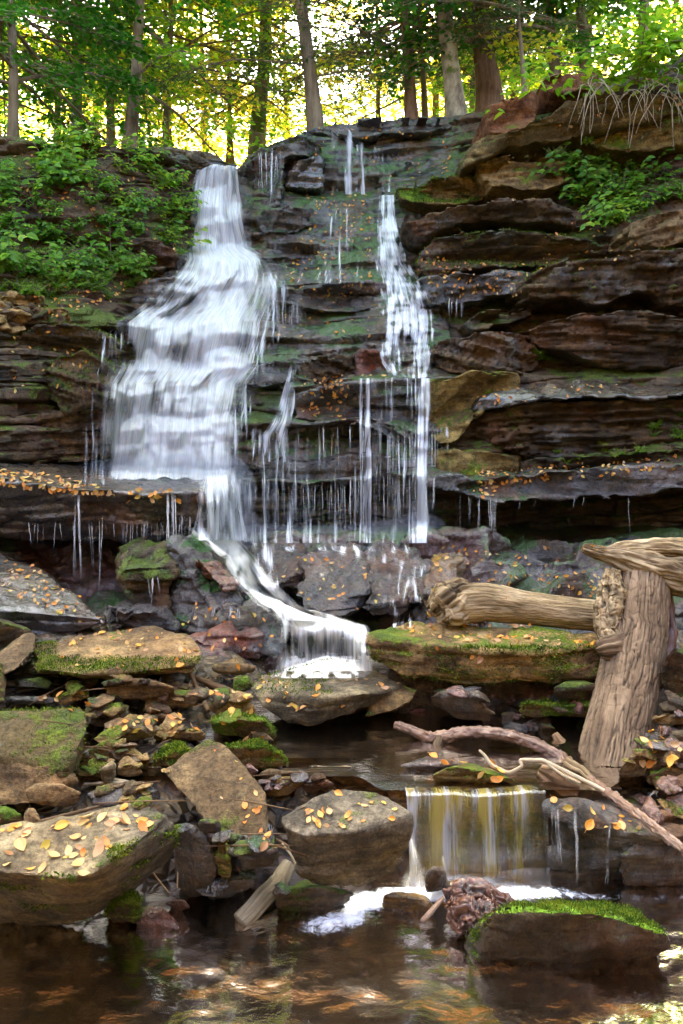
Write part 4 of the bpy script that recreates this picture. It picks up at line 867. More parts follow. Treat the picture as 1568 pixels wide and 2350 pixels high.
# ------------------------------------------------------------------ driftwood
def bark_disp(seed, R, amp=.016, fr=13):
    def f(T, L, Rr):
        q = np.stack([np.cos(T)*R*fr, np.sin(T)*R*fr, L*3.4], -1)
        wv = .5*noise(q*.6, seed+5)
        r1 = np.abs(noise(q+wv[..., None], seed)); r2 = np.abs(noise(np.stack([q[..., 0]*.5, q[..., 1]*.5, L*16], -1), seed+2))
        h = amp*(np.clip(r1*8, 0, 1)*.9+np.clip(r2*6, 0, 1)*.25-1.0)
        return h+.35*amp*fbm(q*3, 3, seed+8)
    return f
def grain_disp(seed, R, amp=.010, fr=16):
    def f(T, L, Rr):
        tw = T+L*.35
        q = np.stack([np.cos(tw)*R*fr, np.sin(tw)*R*fr, L*1.1], -1)
        r1 = np.abs(noise(q, seed)); r2 = np.abs(noise(q*2.7, seed+1))
        return amp*(np.clip(r1*8, 0, 1)*.8+np.clip(r2*8, 0, 1)*.4-.8)+amp*1.2*fbm(np.stack([np.cos(T)*2, np.sin(T)*2, L*5], -1), 3, seed+3)
    return f
def rough_disp(seed, R, amp=.02, f=24):
    def g(T, L, Rr):
        q = np.stack([np.cos(T)*R*f, np.sin(T)*R*f, L*f], -1)
        w = fbm(q*.5, 2, seed)[..., None]*1.2
        return amp*(1.3*fbm(q*.6+w, 4, seed+1)-1.1*np.clip(1-np.abs(noise(q*[1, 1, .45]+w, seed+2))*7, 0, 1)*.5)
    return g
def wood(name, pts, rad, mat, nt=40, nl=120, disp=None, wob=.12, seed=1, parent=None):
    W = [P(*p) if not isinstance(p, Vector) else p for p in pts]
    V, F, tl, h = tube(W, rad, nt, nl, wob, seed, True, disp)
    m = tube_mesh(name, V, F, mat); attr(m, 'h', h); set_uv(m, np.stack([tl[:, 0]/6.283, tl[:, 1]], -1))
    o = link(name, m, parent)
    return o
W_BARK = wood_mat('furrowed_bark', (.035, .020, .011), (.125, .08, .045), (.26, .18, .11), moss=.12, grain=16)
W_PALE = wood_mat('weathered_pale_wood', (.05, .030, .013), (.22, .15, .072), (.46, .35, .21), grain=20, moss=.08)
W_DEEP = wood_mat('dark_root_wood', (.035, .022, .012), (.17, .115, .06), (.38, .29, .17), grain=18, moss=.05)
W_RED = wood_mat('red_stripped_branch', (.045, .020, .011), (.15, .075, .042), (.33, .20, .12), grain=8, wet=1, crev=False)
W_TWIG = wood_mat('pale_twig', (.16, .11, .06), (.42, .33, .21), (.58, .48, .34), grain=6, crev=False)
W_BROWN = wood_mat('brown_stick', (.05, .03, .015), (.17, .10, .05), (.30, .19, .10), grain=6, crev=False)
W_ROOT = wood_mat('wet_red_brown_root', (.014, .005, .003), (.075, .026, .013), (.20, .08, .035), grain=10, wet=1)
def root_at(name, loc, label, cat, group=None):
    o = link(name, None, None, loc); o.empty_display_size = .2; return tag(o, label, cat, group)
def adopt(r, *parts):
    for p in parts:
        V = verts(p.data); set_verts(p.data, V-np.array(r.location)); p.parent = r
# the standing bark covered log
lg = root_at('bark_covered_log', P(1400, 1765, 3.35), 'thick bark covered log leaning upright at the right, mossy at its foot', 'log')
bk = wood('bark', [(1472,1312,3.88),(1468,1370,3.80),(1462,1450,3.69),(1450,1530,3.58),(1434,1610,3.47),(1416,1690,3.36),(1404,1745,3.28),(1392,1800,3.20)], [.135,.145,.146,.145,.146,.150,.152,.150], W_BARK, 220, 460, bark_disp(3, .15, .011, 44), .03, 3)
lm = wood('broken_limb', [(1404,1308,3.80),(1402,1350,3.76),(1398,1400,3.70),(1398,1450,3.66),(1420,1500,3.56)], [.03,.066,.072,.06,.04], W_PALE, 90, 140, rough_disp(5, .08, .011, 34), .35, 5)
k1 = wood('knot', [(1376,1490,3.58),(1392,1486,3.56),(1425,1478,3.60)], [.035,.05,.06], W_BARK, 40, 50, grain_disp(8, .08, .014, 30), .3, 8)
k3 = wood('bark_flap', [(1528,1360,3.85),(1535,1450,3.75),(1528,1540,3.65),(1512,1580,3.6)], [.02,.03,.028,.01], W_ROOT, 24, 60, grain_disp(10, .06, .02, 14), .3, 10)
adopt(lg, bk, lm, k1, k3)
# the pale root ended log lying across
lg = root_at('fallen_log', P(1180, 1440, 4.0), 'pale barkless log with a knobbly root end, lying across the long slab', 'log')
a = wood('log_trunk', [(1050,1386,4.06),(1110,1382,4.04),(1180,1392,4.03),(1260,1402,4.01),(1340,1410,3.98),(1420,1418,3.98)], [.112,.102,.090,.088,.087,.087], W_PALE, 150, 300, grain_disp(21, .09, .006, 95), .06, 21)
b = wood('root_end', [(1006,1412,4.08),(1018,1400,4.06),(1040,1380,4.04),(1062,1358,4.06),(1082,1348,4.08)], [.05,.098,.118,.085,.03], W_PALE, 110, 150, rough_disp(22, .12, .017, 20), .28, 22)
c = wood('root_knob', [(985,1396,4.08),(1005,1392,4.06),(1050,1402,4.03),(1090,1406,4.03)], [.035,.065,.088,.05], W_DEEP, 80, 90, rough_disp(23, .10, .018, 24), .3, 23)
adopt(lg, a, b, c)
# gnarled root on top of both
lg = root_at('gnarled_root', P(1500, 1330, 3.8), 'gnarled dark root lying on top of the bark covered log, right edge', 'root')
a = wood('root_stem', [(1338,1258,3.86),(1370,1268,3.85),(1410,1276,3.84),(1450,1290,3.82),(1500,1306,3.80),(1568,1322,3.78),(1680,1336,3.75)], [.020,.032,.044,.064,.082,.09,.09], W_DEEP, 110, 240, grain_disp(31, .09, .009, 80), .42, 31)
b = wood('root_branch', [(1395,1270,3.88),(1440,1262,3.87),(1500,1262,3.85),(1568,1266,3.84),(1680,1270,3.82)], [.025,.045,.052,.055,.06], W_PALE, 90, 200, grain_disp(32, .08, .008, 80), .45, 32)
adopt(lg, a, b)
def stick(label, pts, rad, mat, name='branch', cat='branch', nt=16, nl=50, wob=.12, seed=1, disp=None, group=None):
    o = wood(name, pts, rad, mat, nt, nl, disp, wob, seed); recentre(o); return tag(o, label, cat, group)
# long curved branch with its broken stub
br = root_at('curved_branch', P(1010, 1748, 3.3), 'long curved reddish branch arching over the upper pool down to the right edge', 'branch')
a = wood('branch_stem', [(905,1664,3.42),(940,1672,3.42),(985,1694,3.40),(1020,1690,3.38),(1075,1678,3.35),(1150,1684,3.32),(1225,1706,3.28),(1290,1740,3.22),(1340,1778,3.04),(1395,1820,2.86),(1450,1858,2.72),(1510,1905,2.58),(1600,1975,2.42)], [.018,.020,.028,.030,.027,.028,.027,.026,.023,.020,.018,.016,.014], W_RED, 36, 260, rough_disp(41, .03, .006, 45), .22, 41)
b = wood('branch_stub', [(1012,1690,3.38),(1004,1715,3.36),(1000,1742,3.33),(998,1756,3.32)], [.030,.024,.018,.014], W_DEEP, 24, 40, grain_disp(42, .03, .007, 50), .2, 42)
adopt(br, a, b)
tw = root_at('pale_branch', P(1250, 1790, 3.1), 'thin pale forked twig under the long curved branch', 'branch')
a = wood('twig_stem', [(1100,1722,3.05),(1112,1732,3.03),(1128,1756,3.0),(1168,1775,2.97),(1200,1758,2.98),(1192,1744,3.0),(1245,1745,2.98),(1290,1766,2.95),(1330,1786,2.92),(1370,1806,2.88),(1392,1818,2.86)], [.005,.006,.008,.008,.007,.009,.010,.009,.009,.009,.010], W_TWIG, 14, 120, None, .18, 51)
b = wood('side_twig', [(1255,1752,2.97),(1290,1778,2.93),(1330,1798,2.9)], [.006,.006,.005], W_TWIG, 10, 40, None, .2, 52)
adopt(tw, a, b)
stick('split brown stub poking up behind the long curved branch', [(1272,1684,3.42),(1290,1710,3.40),(1312,1745,3.36)], [.012,.030,.034], W_BROWN, 'stick', 'stick', 20, 40, .25, 61, grain_disp(61, .03, .01, 40))
stick('rotten brown driftwood lump at the lip of the little waterfall', [(1238,1768,3.02),(1262,1782,3.0),(1295,1800,2.97),(1330,1812,2.94)], [.020,.045,.045,.025], W_BROWN, 'driftwood', 'driftwood', 50, 80, .3, 62, grain_disp(62, .05, .016, 22))
stick('reddish splintered driftwood end under the pale twig', [(1295,1755,3.06),(1330,1775,3.02),(1352,1795,2.98)], [.03,.032,.02], W_PALE, 'driftwood', 'driftwood', 36, 50, .25, 63, grain_disp(63, .04, .012, 30))
stick('mossy broken branch standing in the lower pool', [(662,1984,2.72),(640,2020,2.66),(612,2052,2.60),(580,2090,2.54),(552,2118,2.50)], [.026,.032,.032,.031,.030], wood_mat('mossy_bark', (.05, .035, .02), (.17, .13, .08), (.32, .27, .18), moss=.55, grain=8), 'mossy_branch', 'branch', 40, 120, .14, 64, grain_disp(64, .03, .006, 50))
rw = root_at('root_wad', P(1100, 2135, 2.35), 'wet red brown root stump behind the mossy long boulder', 'driftwood')
parts = [wood('root_lump', [(1028,2068,2.52),(1060,2062,2.50),(1100,2070,2.48),(1140,2085,2.46),(1185,2108,2.45)], [.03,.055,.065,.055,.02], W_ROOT, 120, 160, rough_disp(71, .06, .018, 34), .35, 71),
 wood('root_lump', [(1040,2115,2.44),(1075,2100,2.42),(1120,2105,2.40),(1150,2110,2.40)], [.03,.05,.05,.03], W_ROOT, 80, 100, rough_disp(72, .06, .018, 40), .35, 72),
 wood('root_prong', [(1072,2060,2.5),(1082,2044,2.5),(1095,2036,2.5)], [.03,.02,.006], W_ROOT, 30, 30, grain_disp(73, .03, .008, 40), .3, 73),
 wood('root_prong', [(1045,2115,2.42),(1055,2132,2.40),(1064,2140,2.38)], [.02,.014,.005], W_ROOT, 30, 30, grain_disp(74, .03, .008, 40), .3, 74),
 wood('root_prong', [(1140,2080,2.46),(1168,2072,2.46),(1176,2090,2.45)], [.02,.018,.008], W_ROOT, 30, 30, grain_disp(75, .03, .008, 40), .3, 75)]
adopt(rw, *parts)
stick('short brown stick leaning on the root stump', [(1018,2060,2.45),(1000,2080,2.42),(975,2108,2.38),(968,2114,2.36)], [.006,.009,.010,.007], W_RED, 'stick', 'stick', 12, 30, .15, 81)
stick('splintered wet red stick under the tilted tan slab', [(520,1905,2.85),(545,1930,2.82),(575,1965,2.78),(592,1988,2.75)], [.012,.022,.022,.012], W_ROOT, 'stick', 'stick', 30, 60, .2, 82, grain_disp(82, .02, .007, 60))
for lb, pts, r in [
 ('long straight light brown stick in the gap above the biggest slab', [(192,1800,2.95),(260,1796,2.95),(350,1800,2.93)], .008),
 ('light brown stick crossing the long straight one', [(262,1788,2.98),(300,1798,2.95),(340,1812,2.9)], .009),
 ('frayed brown stick on the back edge of the biggest slab', [(70,1890,2.6),(130,1875,2.62),(230,1850,2.68)], .006),
 ('dark bent stick standing in the stones left of the centre boulder', [(438,1545,3.9),(450,1575,3.85),(466,1605,3.75),(478,1632,3.65)], .014),
 ('second dark stick crossing down beside the bent one', [(446,1600,3.8),(462,1640,3.7),(470,1665,3.62)], .010),
 ('broken red brown branch lying among leaves above the centre boulder', [(440,1552,4.0),(490,1572,3.9),(540,1590,3.85)], .020),
 ('thin pale root hanging by the oval black rock', [(404,1955,2.6),(409,1990,2.58),(407,2038,2.56)], .003),
 ('thin green stem slanting into the hole under the biggest slab', [(350,2000,2.62),(372,2030,2.6),(392,2052,2.58)], .003),
 ('black twig beside the pale grey green block', [(648,1935,2.62),(670,1965,2.58),(690,2010,2.55)], .004),
 ('forked black twig by the mossy broken branch', [(634,1925,2.65),(660,1940,2.62),(676,1985,2.58)], .004),
 ('thin brown twig in front of the upright stones', [(545,1990,2.6),(558,2010,2.58),(572,2035,2.55)], .003),
 ('straight pale twig on the double layered mossy stone', [(383,1598,3.75),(394,1588,3.75),(405,1580,3.76)], .005)]:
    stick(lb, pts, [r*.8, r, r*.8], W_TWIG if 'pale' in lb or 'light' in lb else W_BROWN, 'stick', 'stick', 10, 30, .2, len(lb))
rs = np.random.RandomState(88)
for i in range(26):   # litter of twigs caught between stones
    reg = [(60,1560,470,1680), (190,1700,380,1850), (560,1780,680,1960), (430,1540,560,1620)][i % 4]
    h, co, no, *_ = shoot(rs.uniform(reg[0], reg[2]), rs.uniform(reg[1], reg[3]))
    if not h: continue
    a = rs.uniform(0, 3.14); L = rs.uniform(.06, .2); d = Vector((math.cos(a), math.sin(a)*.5, rs.uniform(-.2, .2)))*L
    stick('thin brown twig caught between the stones of the left bank', [co+Vector((0, 0, .012))-d, co+Vector((0, -.01, .022)), co+Vector((0, 0, .015))+d], [.002, .0035, .002], W_BROWN, 'twig', 'twig', 6, 8, .1, i, None, 'twigs caught between the left bank stones')
# ------------------------------------------------------------------ water
bpy.context.view_layer.update(); DG = bpy.context.evaluated_depsgraph_get()
def lower_pool():
    xs = np.arange(-3.4, 3.4, .02); ys = np.arange(.9, 3.35, .02); X, Y = np.meshgrid(xs, ys)
    q = np.stack([X*1.0, Y, X*0], -1)
    Z = .008*fbm(q*[3, 5, 1], 4, 91)+.004*noise(q*[14, 20, 1], 92)
    p = proj(np.stack([X.ravel(), Y.ravel(), Z.ravel()])); px = p[0].reshape(X.shape); py = p[1].reshape(X.shape)
    base = np.exp(-((px-1010)/200)**2-((py-2052)/22)**2)*1.0+np.exp(-((px-1230)/110)**2-((py-2048)/18)**2)*.6
    tg = np.clip((py-2040)/110, 0, 1); cx = 900-190*tg; tongue = np.exp(-((px-cx)/(60+40*tg))**2)*sstep(2040, 2060, py)*(1-sstep(2110, 2175, py))*.75
    far = .34*sstep(1050, 1500, px)*sstep(2230, 2290, py)*(.4+noise(q*[2, 4, 1], 93))+.16*sstep(500, 900, px)*sstep(2120, 2180, py)*(.5+noise(q*[2, 3, 1], 95))
    edge = .4*np.exp(-((py-2058)/12)**2)*sstep(1250, 1400, px)
    foam = np.clip(base+tongue+np.clip(far, 0, 1)+edge, 0, 1)
    Z = Z+.03*base*noise(q*9, 97)+.02*tongue*fbm(q*8, 3, 94)
    m = mesh_np('water', np.stack([X, Y, Z], -1), grid_faces(len(ys), len(xs)), True, pool_water('brown_pool_water', rs=(1, 1.7, 1), scale=7)); attr(m, 'foam', foam); return m
o = link('water', lower_pool()); tag(o, 'brown lower pool in the foreground, foaming under the little waterfall', 'water', kind='structure')
def upper_pool():
    xs = np.arange(-1.5, 2.6, .02); ys = np.arange(2.90, 5.0, .02); X, Y = np.meshgrid(xs, ys)
    lipc = sstep(.05, .18, X)*(1-sstep(1.05, 1.25, X))
    Y = Y+(1-lipc)*.12*(Y < 3.1)
    q = np.stack([X, Y, X*0], -1)
    Z = .30+.004*fbm(q*[4, 7, 1], 3, 98)-.004*(1-sstep(2.9, 2.98, Y))
    p = proj(np.stack([X.ravel(), Y.ravel(), Z.ravel()])); px = p[0].reshape(X.shape); py = p[1].reshape(X.shape)
    foam = .30*np.exp(-((py-1790)/14)**2)*sstep(900, 960, px)*(1-sstep(1050, 1150, px))+.06*np.exp(-((py-1838)/5)**2)+.3*np.exp(-((py-1690)/8)**2)*(.5+noise(q*3, 4))
    m = mesh_np('water', np.stack([X, Y, Z], -1), grid_faces(len(ys), len(xs)), True, pool_water('brown_upper_water', tint=(.42, .22, .09), body=(.055, .027, .010), rs=(1, 2.2, 1), scale=8)); attr(m, 'foam', np.clip(foam, 0, 1)); return m
o = link('water', upper_pool()); tag(o, 'still brown upper pool behind the little waterfall', 'water', kind='structure')
def strip(name, label, edges, mat, dens, nu=70, nv=220, off=.05, fixed=None, drop=True, layers=1, uvw=1.0, bulge=0.0, seed=0, maxstep=.5, cat='waterfall'):
    """edges: (py, left px, right px); the sheet drapes over whatever rock stands behind each point"""
    E = np.array(edges, float); py = np.linspace(E[0, 0], E[-1, 0], nv); Lp = np.interp(py, E[:, 0], E[:, 1]); Rp = np.interp(py, E[:, 0], E[:, 2])
    u = np.linspace(0, 1, nu); PX = Lp[:, None]*(1-u)+Rp[:, None]*u; PY = np.repeat(py[:, None], nu, 1)
    PX = PX+np.stack([noise(np.stack([py/60, py*0+seed+k*.2, py*0], -1), 3) for k in range(nu)], 1)*5*sstep(0, 60, py-py[0])[:, None]
    YY = np.zeros_like(PX)
    if fixed is not None: YY[:] = np.interp(py, [f[0] for f in fixed], [f[1] for f in fixed])[:, None]
    else:
        for j in range(nu):
            for i in range(nv):
                h, co, *_ = shoot(PX[i, j], PY[i, j]); y = co.y if h else (YY[i-1, j] if i else 10)
                YY[i, j] = y
        S0 = YY.copy()
        # smooth then let the water fall forward only
        for _ in range(3):
            Yp = np.pad(YY, ((1, 1), (1, 1)), 'edge'); YY = np.minimum(np.minimum(np.minimum(Yp[1:-1, :-2], Yp[1:-1, 2:]), np.minimum(Yp[:-2, 1:-1], Yp[2:, 1:-1]))+.012, YY)
        YY -= off
        if drop:
            for i in range(1, nv): YY[i] = np.minimum(YY[i], YY[i-1]+.004)
        for _ in range(16 if drop else 4): YY[1:-1] = (YY[:-2]+2*YY[1:-1]+YY[2:])/4
        YY -= .03
        Yp = np.pad(YY, ((0, 0), (2, 2)), 'edge'); YY = np.minimum(YY+.02, (Yp[:, :-4]+Yp[:, 1:-3]+Yp[:, 2:-2]+Yp[:, 3:-1]+Yp[:, 4:])/5)
    if fixed is None: YY = np.minimum(YY, S0-.03)
    D = dens(np.repeat(u[None], nv, 0), PY, PX)
    Vs = []; Fs = []; Ds = []; Us = []
    for l in range(layers):
        Yl = YY-l*.06-bulge*np.sin(np.pi*u)[None]*.3
        Vs.append(Parr(PX, PY, Yl).reshape(-1, 3)); Fs.append(grid_faces(nv, nu)+l*nv*nu); Ds.append((D*(1-.22*l)).ravel())
        arc = (py-py[0])/100
        # texture coordinates keep the strand width roughly even where the fall fans out
        wd = np.abs(Rp-Lp).mean()/100
        Us.append(np.stack([np.repeat(u[None]*wd*uvw, nv, 0)+l*3.7+seed, np.repeat(arc[:, None], nu, 1)+l*1.3], -1).reshape(-1, 2))
    m = mesh_np(name, np.vstack(Vs), np.vstack(Fs), True, mat); attr(m, 'dens', np.concatenate(Ds)); set_uv(m, np.vstack(Us))
    o = link(name, m); tag(o, label, cat, kind='structure')
    if 'film' in label or 'faint' in label: o['through'] = 1
    return o, YY
WW = white_water('falling_white_water', su=14, sv=.5, lo=.40, hi=.80, top=.93)
WT = white_water('thin_falling_water', su=24, sv=.8, lo=.40, hi=.70, tint=(.88, .88, .90), top=.9, seed=3.0)
WS = white_water('sliding_white_water', su=8, sv=.45, lo=.30, hi=.74, top=.95, tint=(.92, .88, .80), seed=8.0)
WJ = white_water('creamy_spray', su=6, sv=.6, lo=.35, hi=.95, top=.8, tint=(.92, .86, .70), seed=4.0)
LIPS = [380, 592, 640, 735, 845, 905, 975, 1100]
def dmain(u, py, px):
    d = np.zeros_like(u)
    for a, b in zip(LIPS[:-1], LIPS[1:]):
        pw = py+14*noise(np.stack([px/40, px*0, px*0], -1), 12); k = (pw >= a) & (pw < b); f = np.clip((pw-a)/(b-a), 0, 1); d = np.where(k, .93+.07*np.cos(f*2*np.pi), d)
    d = np.where(py >= LIPS[-1], .5, d)
    cx = np.interp(py, [380, 480, 590, 640, 740, 850, 960, 1100], [503, 500, 508, 524, 470, 430, 400, 400]); wdt = np.interp(py, [380, 590, 650, 740, 850, 1100], [72, 85, 140, 185, 195, 205])
    core = np.exp(-np.abs((px-cx)/wdt)**3)
    e = sstep(0, .22, u)*sstep(0, .20, 1-u)
    n = noise(np.stack([px/38, py/95, px*0], -1), 61)*.36+noise(np.stack([px/16, py/60, px*0], -1), 62)*.20
    gap = np.exp(-((px-575)/30)**2-((py-690)/60)**2)*.34+np.exp(-((px-400)/22)**2-((py-800)/35)**2)*.4+np.exp(-((px-365)/16)**2-((py-925)/55)**2)*.35+np.exp(-((px-448)/18)**2-((py-940)/80)**2)*.30+np.exp(-((px-470)/16)**2-((py-470)/80)**2)*.22+np.exp(-((px-300)/14)**2-((py-810)/30)**2)*.4
    return np.clip(((.36+.58*core)*d+n-gap+.10)*(.35+.65*e), 0, 1)*sstep(0, .06, np.minimum(u, 1-u))*(1-.5*sstep(1085, 1112, py))
strip('waterfall', 'big white veil of the main waterfall, fanning out over the steps at the left',
      [(377,458,553),(392,446,557),(480,424,570),(570,406,592),(596,398,640),(630,376,660),(655,348,660),(700,310,650),(740,248,640),(790,244,630),(845,236,612),(880,216,585),(960,206,570),(1040,204,566),(1112,190,560)], WW, dmain, 170, 480, off=.06, layers=3, seed=1)
def soft(v): return lambda u, py, px: np.clip(v+noise(np.stack([px/8, py/120, px*0], -1), 164)*.6, 0, 1)*np.sin(np.pi*u)**.7*sstep(0, 40, py-py.min())
strip('waterfall', 'faint outer threads along the right side of the main waterfall', [(600,575,640),(660,590,672),(760,565,660),(880,530,630),(985,515,600),(1100,500,600),(1244,470,600)], WT, soft(.40), 60, 200, off=.05, seed=21)
strip('waterfall', 'faint outer threads along the left side of the main waterfall', [(735,215,300),(800,210,300),(900,180,280),(1000,175,260),(1112,170,260)], WT, soft(.30), 50, 140, off=.05, seed=22)
strip('waterfall', 'thin film of water slipping over the leafy steps in the upper middle', [(452,700,870),(520,690,860),(600,680,856),(650,640,860)], WT, soft(.30), 80, 120, off=.03, drop=False, seed=23)
strip('waterfall', 'film of water on the flat top face below the brink', [(300,745,900),(360,740,940),(440,735,960)], WT, soft(.31), 80, 80, off=.03, drop=False, seed=24)
def flat(v, e=8): return lambda u, py, px: (v+noise(np.stack([px/20, py/60, px*0], -1), 64)*.5)*np.clip(np.minimum(u, 1-u)*e, 0, 1)
strip('waterfall', 'white water dropping behind the tip of the great flat ledge', [(1030,440,556),(1095,446,560),(1150,450,570),(1240,430,590)], WT, lambda u, py, px: np.clip(.66+noise(np.stack([px/14, py/90, px*0], -1), 63)*.6, 0, 1)*np.sin(np.pi*u)**.6*sstep(1030, 1100, py), 70, 90, off=.10, layers=2, seed=2)
def dcas(u, py, px):
    cx = np.interp(py, [448, 600, 650, 700, 760, 860], [887, 895, 918, 935, 940, 930]); w = np.interp(py, [448, 600, 700, 860], [22, 34, 60, 60])
    n = noise(np.stack([px/14, py/30, px*0], -1), 66)*.5+noise(np.stack([px/7, py/90, px*0], -1), 69)*.35
    st = .22*noise(np.stack([px/30, py/11, px*0], -1), 7)
    split = sstep(740, 790, py)*np.exp(-((px-930)/20)**2)*.5
    return np.clip(.52*np.exp(-np.abs((px-cx)/w)**3)+.20+n*.8+st-split, 0, 1)*np.clip(np.minimum(u, 1-u)*8, 0, 1)
strip('waterfall', 'narrow stepped cascade tumbling down the middle right of the wall', [(448,866,908),(520,858,918),(600,852,944),(640,858,976),(700,862,1006),(760,850,1014),(820,856,1002),(868,890,992)], WT, dcas, 70, 220, off=.05, layers=2, seed=3)
strip('waterfall', 'pair of thin strands at the very top of the wall', [(284,756,790),(330,752,842),(400,744,846),(446,742,850)], WT, lambda u, py, px: (.20+.45*np.exp(-((px-802)/8)**2)+.45*np.exp(-((px-833)/6)**2)+.3*np.exp(-((px-765)/8)**2)*(py < 340)+noise(np.stack([px/10, py/40, px*0], -1), 68)*.3)*np.clip(np.minimum(u, 1-u)*8, 0, 1), 60, 100, off=.04, seed=4)
strip('waterfall', 'thin forked strand sliding off the green hump in mid wall', [(836,664,682),(870,652,684),(920,638,680),(968,620,676),(1000,596,672),(1060,590,664)], WT, flat(.46), 36, 120, off=.04, seed=5)
def dcur(u, py, px):
    s = .55*np.exp(-((px-np.interp(py, [868, 1000, 1250], [980, 972, 962]))/15)**2)+.38*np.exp(-((px-845)/7)**2)+.25*np.exp(-((px-828)/5)**2)
    fade = np.where(py < 965, .32, .29)
    return np.clip(s+fade+noise(np.stack([px/7, py/220, px*0], -1), 70)*.5, 0, 1)*np.clip(np.minimum(u, 1-u)*8, 0, 1)
strip('waterfall', 'thin veil of the lower right curtain with one strong strand', [(868,806,1000),(965,800,1004),(1100,790,1004),(1246,780,1000)], WT, dcur, 130, 240, off=.05, layers=1, seed=6)
strip('waterfall', 'fine misty veil along the middle of the lower wall', [(985,548,800),(1100,540,800),(1246,545,800)], WT, lambda u, py, px: np.clip(.33+noise(np.stack([px/9, py/260, px*0], -1), 71)*.5+.10*sstep(1180, 1245, py), 0, 1)*np.clip(np.minimum(u, 1-u)*8, 0, 1), 120, 120, off=.05, seed=7)
strip('waterfall', 'white slide of water running down to the right between red rocks', [(1212,424,505),(1240,442,566),(1280,496,596),(1340,534,640),(1385,578,690),(1402,606,730),(1424,622,815)], WS, lambda u, py, px: np.clip(.92+noise(np.stack([px/14, py/36, px*0], -1), 72)*.7, 0, 1)*np.clip(np.minimum(u, 1-u)*3.2, 0, 1), 70, 140, off=.06, drop=True, seed=8)
strip('waterfall', 'last wide white step of the slide behind the centre boulder', [(1400,628,730),(1420,630,800),(1436,634,850),(1450,634,856),(1500,628,858),(1540,618,862)], WS, lambda u, py, px: np.clip(.78-.34*sstep(1440, 1480, py)+.3*sstep(1505, 1540, py)+noise(np.stack([px/10, py/60, px*0], -1), 73)*.5, 0, 1)*np.clip(np.minimum(u, 1-u)*9, 0, 1), 90, 100, off=.07, seed=9)
strip('waterfall', 'thin water spilling over the wet rocks at the foot of the curtain', [(1238,560,985),(1262,575,990),(1300,880,992),(1360,870,985),(1440,866,968)], WT, lambda u, py, px: np.clip((.12*(1-sstep(1246, 1275, py))+.26)*sstep(1236, 1262, py)+noise(np.stack([px/12, py/40, px*0], -1), 74)*.7, 0, 1)*np.clip(np.minimum(u, 1-u)*6, 0, 1), 120, 110, off=.04, drop=False, seed=10)
strip('waterfall', 'little veil of spray over the dark hump right of the slide', [(1246,570,640),(1300,575,640),(1360,590,650)], WT, flat(.42), 40, 50, off=.04, drop=False, seed=11)
# ---- the little clear waterfall in front
def front_mat():
    t = NT('clear_falling_water'); uv = t.n('ShaderNodeUVMap').outputs[0]
    a = t.noise(t.mapv(uv, (30, .5, 1)), 1, 4, .65, .2); b = t.noise(t.mapv(uv, (9, .35, 1), (0, 0, 0), (4, 2, 0)), 1, 3, .5); c = t.noise(t.mapv(uv, (75, .8, 1)), 1, 2, .5)
    s = t.math('ADD', t.math('MULTIPLY', a, .5), t.math('ADD', t.math('MULTIPLY', b, .3), t.math('MULTIPLY', c, .2)))
    dn = t.attr('dens')
    k = t.ramp(t.math('ADD', s, t.math('MULTIPLY', t.math('SUBTRACT', dn, .5), .5)), .30, .62, .14, .92)
    nb = t.bump(s, .9, .03)
    col = t.mix(t.ramp(b, .36, .54), (.64, .64, .68), (.42, .33, .08))  # golden reflection and refraction of the background painted into the streak colour
    d = t.n('ShaderNodeBsdfDiffuse'); t.L(col, d.inputs[0]); t.L(nb, d.inputs['Normal'])
    tr = t.n('ShaderNodeBsdfTranslucent'); t.L(col, tr.inputs[0])
    m0 = t.n('ShaderNodeMixShader'); m0.inputs[0].default_value = .4; t.L(d.outputs[0], m0.inputs[1]); t.L(tr.outputs[0], m0.inputs[2])
    tp = t.n('ShaderNodeBsdfTransparent'); tp.inputs[0].default_value = (.93, .86, .62, 1)
    g = t.n('ShaderNodeBsdfGlossy'); g.inputs['Roughness'].default_value = .12; t.L(nb, g.inputs['Normal'])
    m1 = t.n('ShaderNodeMixShader'); t.L(k, m1.inputs[0]); t.L(tp.outputs[0], m1.inputs[1]); t.L(m0.outputs[0], m1.inputs[2])
    m2 = t.n('ShaderNodeMixShader'); m2.inputs[0].default_value = .14; t.L(m1.outputs[0], m2.inputs[1]); t.L(g.outputs[0], m2.inputs[2])
    return t.done(m2.outputs[0])
def front_fall():
    nx, nz = 220, 60; x = np.linspace(.262, .83, nx); s = np.linspace(0, 1, nz)
    X, S = np.meshgrid(x, s)
    lipw = .05*noise(np.stack([X*3, X*0, X*0], -1), 3)+.012*noise(np.stack([X*16, X*0, X*0], -1), 33)
    Z = .300+.006*noise(np.stack([X*10, X*0, X*0], -1), 34)-np.clip(S-.10, 0, 1)**1.25*.36-.012*(S > .1)*0
    Y = 2.92-.05*np.clip(S/.14, 0, 1)**1.6-.05*S+lipw+.012*noise(np.stack([X*22, S*1.2, X*0], -1), 5)*S
    X = X+.02*(S-.2)*np.sin(X*9)
    m = mesh_np('little_waterfall', np.stack([X, Y, Z], -1), grid_faces(nz, nx), True, front_mat())
    right = sstep(.76, .82, X)
    d = .62-.22*sstep(.15, .6, S)-.35*(1-sstep(.06, .16, S))-.16*sstep(.62, .76, X)-.14*right+.75*noise(np.stack([X*13, S*.5, X*0], -1), 8)+.2*sstep(.85, 1, S)
    attr(m, 'dens', np.clip(d, 0, 1)); set_uv(m, np.stack([X*3, S*3], -1).reshape(-1, 2)); return m
o = link('waterfall', front_fall()); tag(o, 'little clear curtain waterfall in front, streaked white and gold', 'waterfall', kind='structure')
